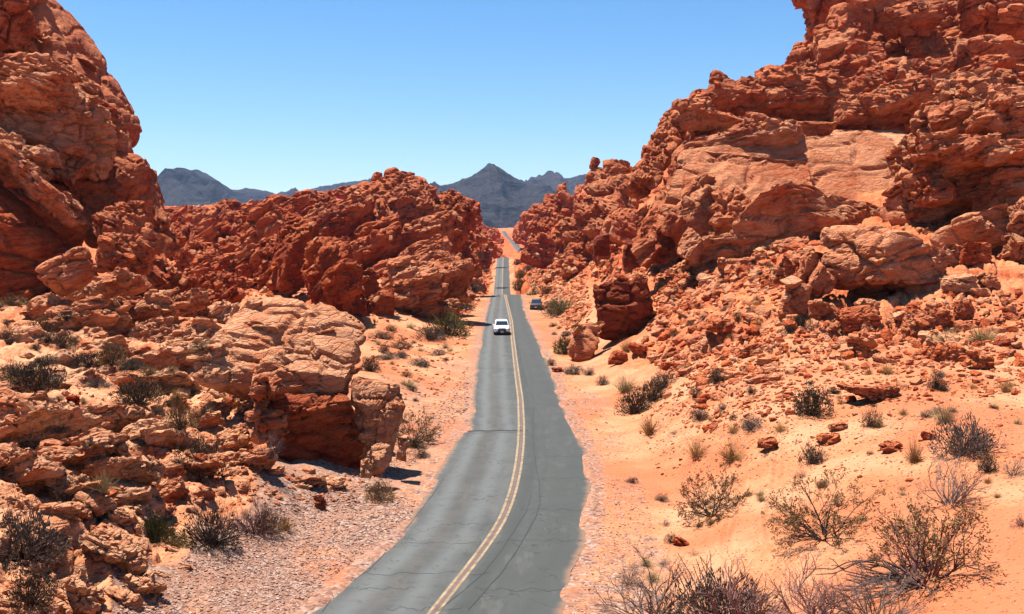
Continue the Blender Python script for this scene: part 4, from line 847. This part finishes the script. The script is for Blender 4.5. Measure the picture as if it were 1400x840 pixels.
PL = [
 ('grey', 35, 765, 105, 90, 'largest grey bush, at the left edge above the corner ledges'), ('dark', 42, 828, 66, 60, 'dark bush in the bottom left corner'), ('dark', 272, 658, 72, 78, 'tall dark olive bush standing among the pale ledges left of the layered rock'),
 ('green', 212, 742, 62, 44, 'green bush, leftmost of the row along the left gravel edge'), ('straw', 243, 748, 50, 34, 'pale straw tuft between the green bush and the charcoal bush'), ('dark', 288, 744, 92, 66, 'dense charcoal bush in the row along the left gravel edge'),
 ('dead', 347, 730, 96, 82, 'bare twiggy bush right of the charcoal bush by the gravel'), ('olive', 365, 728, 56, 42, 'low olive bush under the bare twiggy bush'), ('tuft', 390, 724, 26, 26, 'small orange tuft at the right end of the gravel-edge bushes'),
 ('tuft', 173, 780, 30, 42, 'upright rusty tuft alone in front of the pale ledges at bottom left'), ('grey', 95, 680, 64, 40, 'round grey bush behind the dark cube-shaped rock'), ('straw', 142, 672, 34, 32, 'straw tuft behind the dark cube-shaped rock'),
 ('olive', 520, 684, 48, 36, 'spiky olive bush at the foot of the upright split slabs'), ('grey', 577, 626, 24, 18, 'tiny blue-grey shrub by the left road shoulder'), ('creosote', 566, 606, 62, 62, 'airy yellow-green bush beside the upright split slabs'), ('green', 566, 612, 30, 18, 'low green growth under the airy yellow-green bush'),
 ('dark', 190, 552, 66, 44, 'dark bush on the sand edge above the pale ledges'), ('olive', 248, 584, 50, 42, 'grey-green bush left of the small blocky rock heap'), ('grey', 214, 566, 20, 14, 'tiny bush between two larger ones on the pale ledges'), ('dark', 50, 530, 80, 44, 'wide dark bush left of the bare sand patch'),
 ('olive', 20, 515, 50, 32, 'olive bush at the left edge beside the wide dark bush'), ('dark', 86, 475, 36, 24, 'small dark bush above the bare sand patch'), ('olive', 62, 452, 66, 24, 'broad olive bush below the tilted boulder'), ('dark', 122, 500, 50, 24, 'dark low bush at the back of the bare sand patch'),
 ('olive', 152, 498, 40, 30, 'olive bush at the right back of the bare sand patch'), ('dark', 182, 506, 40, 20, 'flat dark bush right of the bare sand patch'), ('olive', 18, 416, 44, 18, 'olive bush at the foot of the shaded left cliff'), ('grey', 145, 529, 24, 10, 'low twiggy tuft lying on the bare sand patch'),
 ('tuft', 243, 545, 28, 16, 'orange tuft left of the small blocky rock heap'), ('tuft', 287, 556, 18, 14, 'small orange tuft touching the small blocky rock heap'), ('olive', 275, 478, 34, 18, 'olive shrub in the gap left of the layered rock'), ('dead', 370, 625, 50, 50, 'bare bush in the black shade of the layered rock'),
 ('green', 614, 458, 68, 40, 'bright green bush left of the white car'), ('grey', 588, 464, 44, 24, 'grey bush at the left end of the bright green bush'), ('olive', 632, 424, 40, 22, 'olive bush behind the bright green bush'), ('dark', 648, 398, 24, 18, 'dark bush by the left edge of the road crest'), ('olive', 664, 372, 14, 12, 'bush left of the far stretch of road'), ('olive', 656, 352, 14, 10, 'farthest bush left of the road'),
 ('dark', 506, 508, 30, 26, 'dark bush just above the upright split slabs'), ('grey', 530, 492, 34, 16, 'grey shrub behind the dark bush near the split slabs'), ('olive', 548, 478, 40, 18, 'olive shrub on the flat left of the road'), ('grey', 572, 500, 30, 14, 'low grey shrub halfway between the split slabs and the road'), ('straw', 556, 528, 34, 14, 'low straw tuft on the flat left of the road'),
 ('grey', 600, 486, 26, 12, 'small grey shrub below the bright green bush'), ('olive', 520, 462, 36, 14, 'olive shrub at the foot of the dark blocky cliffs'),
 ('green', 765, 430, 52, 30, 'green bush partly hiding the parked dark car'), ('olive', 748, 402, 22, 14, 'olive bush behind the parked dark car'), ('green', 712, 396, 26, 18, 'green bush on the right just past the road crest'), ('green', 712, 380, 18, 14, 'green bush right of the far stretch of road'), ('dark', 708, 362, 14, 10, 'farthest dark bush right of the road'), ('straw', 724, 404, 20, 10, 'straw tuft at the right of the road crest'),
 ('green', 772, 484, 36, 28, 'green bush left of the smooth orange slab'), ('olive', 754, 500, 14, 12, 'tiny olive bush at the right road edge'), ('grey', 785, 512, 32, 16, 'grey bush below the smooth orange slab'), ('grey', 806, 513, 18, 16, 'small grey-green bush right of the one below the smooth orange slab'), ('grey', 824, 527, 20, 18, 'round grey bush at the top of the wheel ruts'),
 ('straw', 855, 535, 44, 34, 'yellow-brown bush left of the long dark thicket'), ('dark', 868, 566, 50, 40, 'dark lower end of the long thicket right of the wheel ruts'), ('dark', 892, 548, 44, 36, 'dark middle of the long thicket right of the wheel ruts'), ('grey', 908, 530, 36, 30, 'grey upper end of the long thicket right of the wheel ruts'), ('tuft', 856, 480, 22, 20, 'tuft at the foot of the square dark boulder'),
 ('grey', 957, 572, 34, 22, 'purple-grey shrub right of the long dark thicket'), ('dark', 980, 524, 28, 26, 'dark grey shrub at the lower edge of the rubble slope'), ('olive', 950, 545, 16, 20, 'thin olive shrub above the purple-grey shrub'), ('tuft', 888, 594, 34, 30, 'orange tuft directly below the long dark thicket'), ('tuft', 952, 626, 36, 32, 'orange tuft, left one of the pair above the middle creosote bush'), ('tuft', 1000, 630, 44, 34, 'orange tuft, right one of the pair above the middle creosote bush'),
 ('grey', 1027, 587, 34, 30, 'round blue-grey bush in the middle of the sand slope'), ('dark', 1110, 568, 54, 50, 'largest dark bush near the top of the sand slope'), ('grey', 1112, 634, 44, 36, 'round mauve-grey bush behind the tall olive creosote'), ('olive', 1192, 584, 34, 34, 'olive and orange clump by the flat red boulder'), ('dark', 1280, 532, 26, 34, 'dark green clump under the row of split boulders'), ('tuft', 1212, 510, 30, 16, 'reddish low tuft above the flat red boulder'),
 ('straw', 1292, 578, 40, 40, 'golden dry top behind the large grey bush'), ('grey', 1315, 622, 84, 62, 'large grey bush on the right sand slope'), ('dead', 1345, 618, 70, 60, 'reddish bare twigs right of the large grey bush'), ('dark', 1350, 646, 30, 36, 'dark clump at the lower right of the large grey bush'), ('tuft', 1250, 632, 30, 40, 'tan thin tuft left of the large grey bush'), ('dead', 1385, 650, 44, 40, 'bare bush at the right edge below the large grey bush'),
 ('tuft', 1376, 536, 28, 18, 'reddish tuft near the right edge at the top of the sand'), ('straw', 1345, 466, 66, 30, 'tan bush at the far right under the rubble'), ('straw', 1296, 466, 46, 24, 'tan bush beside the wedge-shaped boulder'), ('tuft', 1158, 506, 14, 12, 'first of the small tufts at the top of the sand'), ('tuft', 1188, 512, 14, 12, 'second of the small tufts at the top of the sand'), ('dead', 1395, 720, 30, 26, 'pink bare tuft at the right edge of the open sand'),
 ('creosote', 975, 704, 92, 88, 'middle creosote bush, leftmost of the three large ones on the right sand'), ('creosote', 1125, 735, 130, 120, 'tall olive creosote bush in the middle of the three large ones'), ('creosote', 1265, 795, 190, 170, 'biggest creosote bush near the bottom right'), ('dead', 1300, 690, 110, 100, 'red bare twigs rising behind the biggest creosote bush'), ('fallen', 1262, 800, 220, 90, 'dark arching dead branches spread around the biggest creosote bush'),
 ('dead', 900, 848, 190, 140, 'bare brown bush at the bottom edge nearest the road'), ('grey', 985, 858, 170, 100, 'grey leafy bush at the bottom edge'), ('dead', 1010, 862, 190, 150, 'bare bush growing through the grey leafy bush at the bottom'), ('dead', 1110, 862, 190, 160, 'purple bare bush at the bottom edge below the tall olive creosote'), ('dead', 1200, 858, 160, 130, 'low bare bush at the bottom edge left of the biggest creosote'),
 ('dead', 860, 800, 40, 50, 'thin bare twigs on the gravel right of the road'), ('grey', 918, 742, 22, 16, 'tiny grey bush beside the blackish lone stone'), ('dark', 1095, 446, 30, 22, 'dark bush below the cluster of upright broken slabs'), ('dark', 862, 372, 18, 14, 'dark bush above the square dark boulder'), ('olive', 1150, 455, 20, 18, 'olive bush left of the angular brown boulder'), ('olive', 900, 372, 20, 12, 'olive bush at the left foot of the orange wall')]
for a in PL: plant(*a)
for what, poly, n, kinds, s0, s1 in (
 ('small desert shrubs on the rubble slope right of the square dark boulder', [(900,400),(1040,380),(1100,430),(1050,510),(930,510)], 22, ('dark', 'olive', 'grey', 'tuft'), 8, 22), ('small desert shrubs along the foot of the orange wall', [(880,385),(1080,350),(1060,390),(900,400)], 14, ('dark', 'olive'), 7, 15),
 ('small desert shrubs along the right side of the far road', [(705,345),(722,350),(790,450),(770,480),(722,410)], 18, ('green', 'olive', 'dark'), 7, 18), ('small desert shrubs on the flat between the layered rock and the road', [(500,450),(640,430),(620,480),(560,560),(520,520)], 26, ('grey', 'olive', 'dark', 'straw'), 9, 20),
 ('small desert shrubs among the orange slabs left of the far road', [(540,395),(650,350),(660,390),(600,430)], 14, ('olive', 'dark'), 6, 14), ('small tufts and shrubs at the top of the right sand slope', [(900,520),(1060,520),(1380,510),(1390,560),(1150,580),(960,600)], 22, ('tuft', 'grey', 'dark', 'tuft'), 9, 20),
 ('small desert shrubs on the pale ledges at the left', [(0,560),(250,480),(300,600),(150,720),(0,680)], 34, ('grey', 'olive', 'dark', 'straw', 'tuft'), 10, 30), ('small desert shrubs in the hollow under the shaded left cliff', [(0,420),(110,430),(200,500),(120,540),(0,530)], 24, ('grey', 'olive', 'dark'), 14, 36),
 ('small desert shrubs along the lower right shoulder', [(840,640),(900,620),(1050,760),(900,800),(840,760)], 10, ('straw', 'dead', 'grey'), 14, 30), ('small desert shrubs on the open right sand', [(900,590),(1400,560),(1400,700),(1060,690),(900,650)], 22, ('straw', 'grey', 'dead', 'tuft'), 10, 26)):
    for (x, y) in inside(poly, n):
        h_ = hit(x, y)
        if h_ is None or h_[1].z < .3 or road_l(h_[0].y) - .6 < h_[0].x < road_r(h_[0].y) + .6: continue
        wp = rng.uniform(s0, s1); kd = kinds[int(rng.integers(len(kinds)))]
        plant(kd, x, y, wp, wp * .6, what.replace('small desert shrubs', 'small %s' % {'grey': 'grey shrub', 'dark': 'dark shrub', 'olive': 'olive shrub', 'green': 'green shrub', 'tuft': 'orange tuft', 'straw': 'straw tuft', 'dead': 'bare twiggy shrub'}[kd]).replace('small tufts and shrubs', 'small %s' % {'grey': 'grey shrub', 'dark': 'dark shrub', 'tuft': 'orange tuft'}.get(kd, 'shrub')).replace(' dotted', ''), what)
# ------------------------------------------------------------------ cars
M_WHITE = flat('white_car_paint', (.85, .86, .88), .18, spec=.6); M_CARDARK = flat('dark_grey_car_paint', (.035, .035, .037), .45, spec=.3); M_GLASS = flat('dark_car_glass', (.012, .02, .03), .05, spec=.9); M_TYRE = flat('tyre_rubber', (.02, .02, .02), .9); M_RIM = flat('alloy_rim', (.5, .5, .52), .3, .9)
M_BLACK = flat('black_plastic', (.015, .015, .016), .5); M_LAMP = flat('headlamp_lens', (.75, .8, .85), .1, spec=.9); M_RED = flat('tail_lamp_lens', (.5, .02, .02), .2); M_PLATE = flat('number_plate', (.7, .7, .7), .5); M_CHROME = flat('bright_trim', (.7, .7, .72), .15, 1.)
def loft(name, secs, mat, parent, cap=True):
    """secs: list of (y, [(x, z) ...half profile from the bottom centre line outwards and up to the top centre]) mirrored in x"""
    n = len(secs[0][1]); full = 2 * n; V = []; F = []
    for y, pr in secs:
        for x, z in pr: V.append((x, y, z))
        for x, z in reversed(pr): V.append((-x, y, z))
    for s_ in range(len(secs) - 1):
        for k in range(full): a = s_ * full + k; b = s_ * full + (k + 1) % full; F.append((a, b, b + full, a + full))
    for k in range(n - 1):
        F.append((k, full - 1 - k, full - 2 - k, k + 1)); o_ = (len(secs) - 1) * full; F.append((o_ + k, o_ + k + 1, o_ + full - 2 - k, o_ + full - 1 - k))
    m_ = np_mesh(name, V, F, (mat,), True); o = link(name, m_, parent); md = o.modifiers.new('bevel', 'BEVEL'); md.width = .03; md.segments = 2; md.limit_method = 'ANGLE'; return o
def slab(name, pts, th, mat, parent):
    """a thin plate: four corner points, thickness along its normal"""
    p = [Vector(q) for q in pts]; n = (p[1] - p[0]).cross(p[3] - p[0]).normalized() * th; V = [tuple(q) for q in p] + [tuple(q + n) for q in p]
    return link(name, np_mesh(name, V, [(3, 2, 1, 0), (4, 5, 6, 7), (0, 1, 5, 4), (1, 2, 6, 5), (2, 3, 7, 6), (3, 0, 4, 7)], (mat,)), parent)
def boxp(name, c, s, mat, parent, bev=.02):
    x, y, z = c; a, b, h = [v / 2 for v in s]; V = [(x + i * a, y + j * b, z + k * h) for k in (-1, 1) for j in (-1, 1) for i in (-1, 1)]
    o = link(name, np_mesh(name, V, [(0, 2, 3, 1), (4, 5, 7, 6), (0, 1, 5, 4), (2, 6, 7, 3), (0, 4, 6, 2), (1, 3, 7, 5)], (mat,)), parent); md = o.modifiers.new('bevel', 'BEVEL'); md.width = bev; md.segments = 2; return o
def wheel(c, r, w_, parent):
    V = []; F = []; n = 24; prof = [(r * .62, w_ / 2), (r * .93, w_ / 2), (r, w_ * .36), (r, -w_ * .36), (r * .93, -w_ / 2), (r * .62, -w_ / 2)]
    for k in range(n):
        a = k * 2 * math.pi / n
        for q, x in prof: V.append((c[0] + x, c[1] + math.cos(a) * q, c[2] + math.sin(a) * q))
    for k in range(n):
        for q in range(5): a = k * 6 + q; b = ((k + 1) % n) * 6 + q; F.append((a, a + 1, b + 1, b))
    root = link('wheel', np_mesh('wheel', V, F, (M_TYRE,), True), parent)
    s = 1 if c[0] > 0 else -1; V = []; F = []; m = 0
    for k in range(5):
        a = k * 1.2566; d = (math.cos(a), math.sin(a)); e = (-d[1], d[0]); b = len(V)
        for q, ww in ((.03, .05), (r * .64, .035)):
            for t_ in (-1, 1):
                for x in (0, 1): V.append((c[0] + s * (w_ * .30 + x * .02), c[1] + d[0] * q + e[0] * t_ * ww, c[2] + d[1] * q + e[1] * t_ * ww))
        F += [(b + 1, b + 3, b + 7, b + 5), (b, b + 4, b + 6, b + 2), (b, b + 1, b + 5, b + 4), (b + 2, b + 6, b + 7, b + 3), (b, b + 2, b + 3, b + 1), (b + 4, b + 5, b + 7, b + 6)]
    link('rim', np_mesh('rim', V, F, (M_RIM,)), root)
def car(loc, yaw, paint, label, back=False):
    """front points to -y before turning"""
    root = empty('parked_car' if back else 'car', loc, label, 'car'); root.rotation_euler = (0, 0, yaw)
    def pr(w_, zb, zt, tuck=.9): return [(0, zb), (w_ * .86, zb), (w_, zb + .16), (w_, zb + (zt - zb) * .55), (w_ * tuck, zt - .02), (w_ * tuck * .6, zt + .015), (0, zt + .02)]
    loft('body', [(-2.28, pr(.72, .42, .78)), (-2.2, pr(.86, .30, .88)), (-1.9, pr(.93, .26, .98)), (-1.0, pr(.94, .26, 1.08)), (0., pr(.95, .26, 1.08)), (1.4, pr(.95, .26, 1.10)), (2.1, pr(.92, .28, 1.08)), (2.3, pr(.80, .40, 1.0))], paint, root)
    loft('cabin', [(-1.05, [(0, 1.04), (.80, 1.04), (.80, 1.06), (.79, 1.07), (.78, 1.08), (.4, 1.09), (0, 1.09)]), (-.35, [(0, 1.04), (.84, 1.04), (.80, 1.2), (.74, 1.44), (.68, 1.56), (.4, 1.60), (0, 1.60)]),
                   (.6, [(0, 1.04), (.86, 1.04), (.82, 1.2), (.76, 1.48), (.70, 1.62), (.4, 1.66), (0, 1.67)]), (1.6, [(0, 1.04), (.85, 1.04), (.81, 1.2), (.74, 1.44), (.68, 1.58), (.4, 1.62), (0, 1.62)]), (2.15, [(0, 1.04), (.80, 1.04), (.79, 1.08), (.78, 1.10), (.74, 1.12), (.4, 1.13), (0, 1.13)])], paint, root)
    slab('windshield', [(-.74, -1.09, 1.11), (.74, -1.09, 1.11), (.64, -.50, 1.54), (-.64, -.50, 1.54)], .014, M_GLASS, root)
    slab('rear_window', [(.70, 2.19, 1.16), (-.70, 2.19, 1.16), (-.64, 1.76, 1.54), (.64, 1.76, 1.54)], .014, M_GLASS, root)
    for s in (-1, 1):
        a = [(s * .862, -.5, 1.12), (s * .862, .35, 1.12), (s * .79, .35, 1.50), (s * .79, -.15, 1.48)]; b = [(s * .862, .45, 1.12), (s * .862, 1.55, 1.12), (s * .785, 1.25, 1.50), (s * .79, .45, 1.50)]
        for q in (a, b): slab('side_window', q if s > 0 else q[::-1], .012, M_GLASS, root)
        boxp('mirror', (s * 1.02, -.62, 1.12), (.22, .12, .16), paint, root, .04); slab('headlight', [(s * .50, -2.245, .80), (s * .86, -2.14, .84), (s * .86, -2.14, .68), (s * .56, -2.25, .70)][::s], .03, M_LAMP, root)
        boxp('headlight_surround', (s * .74, -2.17, .655), (.34, .14, .12), M_BLACK, root, .01); boxp('fog_lamp', (s * .66, -2.27, .42), (.30, .06, .10), M_PLATE, root, .02)
        boxp('tail_light', (s * .76, 2.22, .92), (.20, .1, .18), M_RED, root, .02); boxp('roof_rail', (s * .66, .6, 1.69), (.05, 1.7, .05), M_BLACK, root, .015); boxp('sill', (s * .94, .1, .30), (.06, 2.6, .12), M_BLACK, root, .02)
        boxp('door_handle', (s * .955, .1, .92), (.03, .2, .03), M_CHROME, root, .01)
        for y in (-1.42, 1.42): wheel((s * .84, y, .35), .35, .24, root)
    slab('grille', [(-.50, -2.33, .46), (.50, -2.33, .46), (.40, -2.28, .84), (-.40, -2.28, .84)], .03, M_BLACK, root)
    for k in range(3): boxp('grille_bar', (0, -2.36 + k * .006, .57 + k * .075), (.72 - k * .05, .02, .016), M_CHROME, root, .004)
    boxp('front_bumper', (0, -2.22, .33), (1.66, .24, .24), M_BLACK, root, .04); boxp('rear_bumper', (0, 2.2, .38), (1.6, .22, .16), M_BLACK, root, .04)
    boxp('number_plate', (0, -2.37, .42), (.32, .02, .14), M_PLATE, root, .005); boxp('number_plate', (0, 2.32, .62), (.32, .02, .14), M_PLATE, root, .005); boxp('underbody', (0, 0, .27), (1.5, 4.0, .14), M_BLACK, root, .02)
    return root
d1 = gd(459); x1 = P(685.5, 459, d1).x
car((x1, d1 + 2.1, road_at(.5, d1)[2] - .01), R(2), M_WHITE, 'white car driving towards the camera on the two-lane road')
h_ = hit(731, 424); l2 = h_[0] if h_ else P(731, 424, 170)
car((l2.x + .3, l2.y + 2.0, l2.z), R(-4), M_CARDARK, 'dark grey car parked on the right shoulder beside a green bush', True)

# ------------------------------------------------------------------ the air itself
hm = bpy.data.materials.new('air'); hm.use_nodes = True; nt = hm.node_tree; nt.nodes.clear(); vo = nt.nodes.new('ShaderNodeOutputMaterial'); pv = nt.nodes.new('ShaderNodeVolumePrincipled')
pv.inputs['Color'].default_value = (.42, .64, 1., 1); pv.inputs['Density'].default_value = 4.0e-5; pv.inputs['Anisotropy'].default_value = .2
nt.links.new(pv.outputs[0], vo.inputs['Volume'])
hx = 9500; V = [(x, y, z) for z in (-60, 620) for y in (-hx, hx) for x in (-hx, hx)]
hz = link('haze', np_mesh('haze', V, [(0, 2, 3, 1), (4, 5, 7, 6), (0, 1, 5, 4), (2, 6, 7, 3), (0, 4, 6, 2), (1, 3, 7, 5)], (hm,))); tag(hz, kind='stuff')
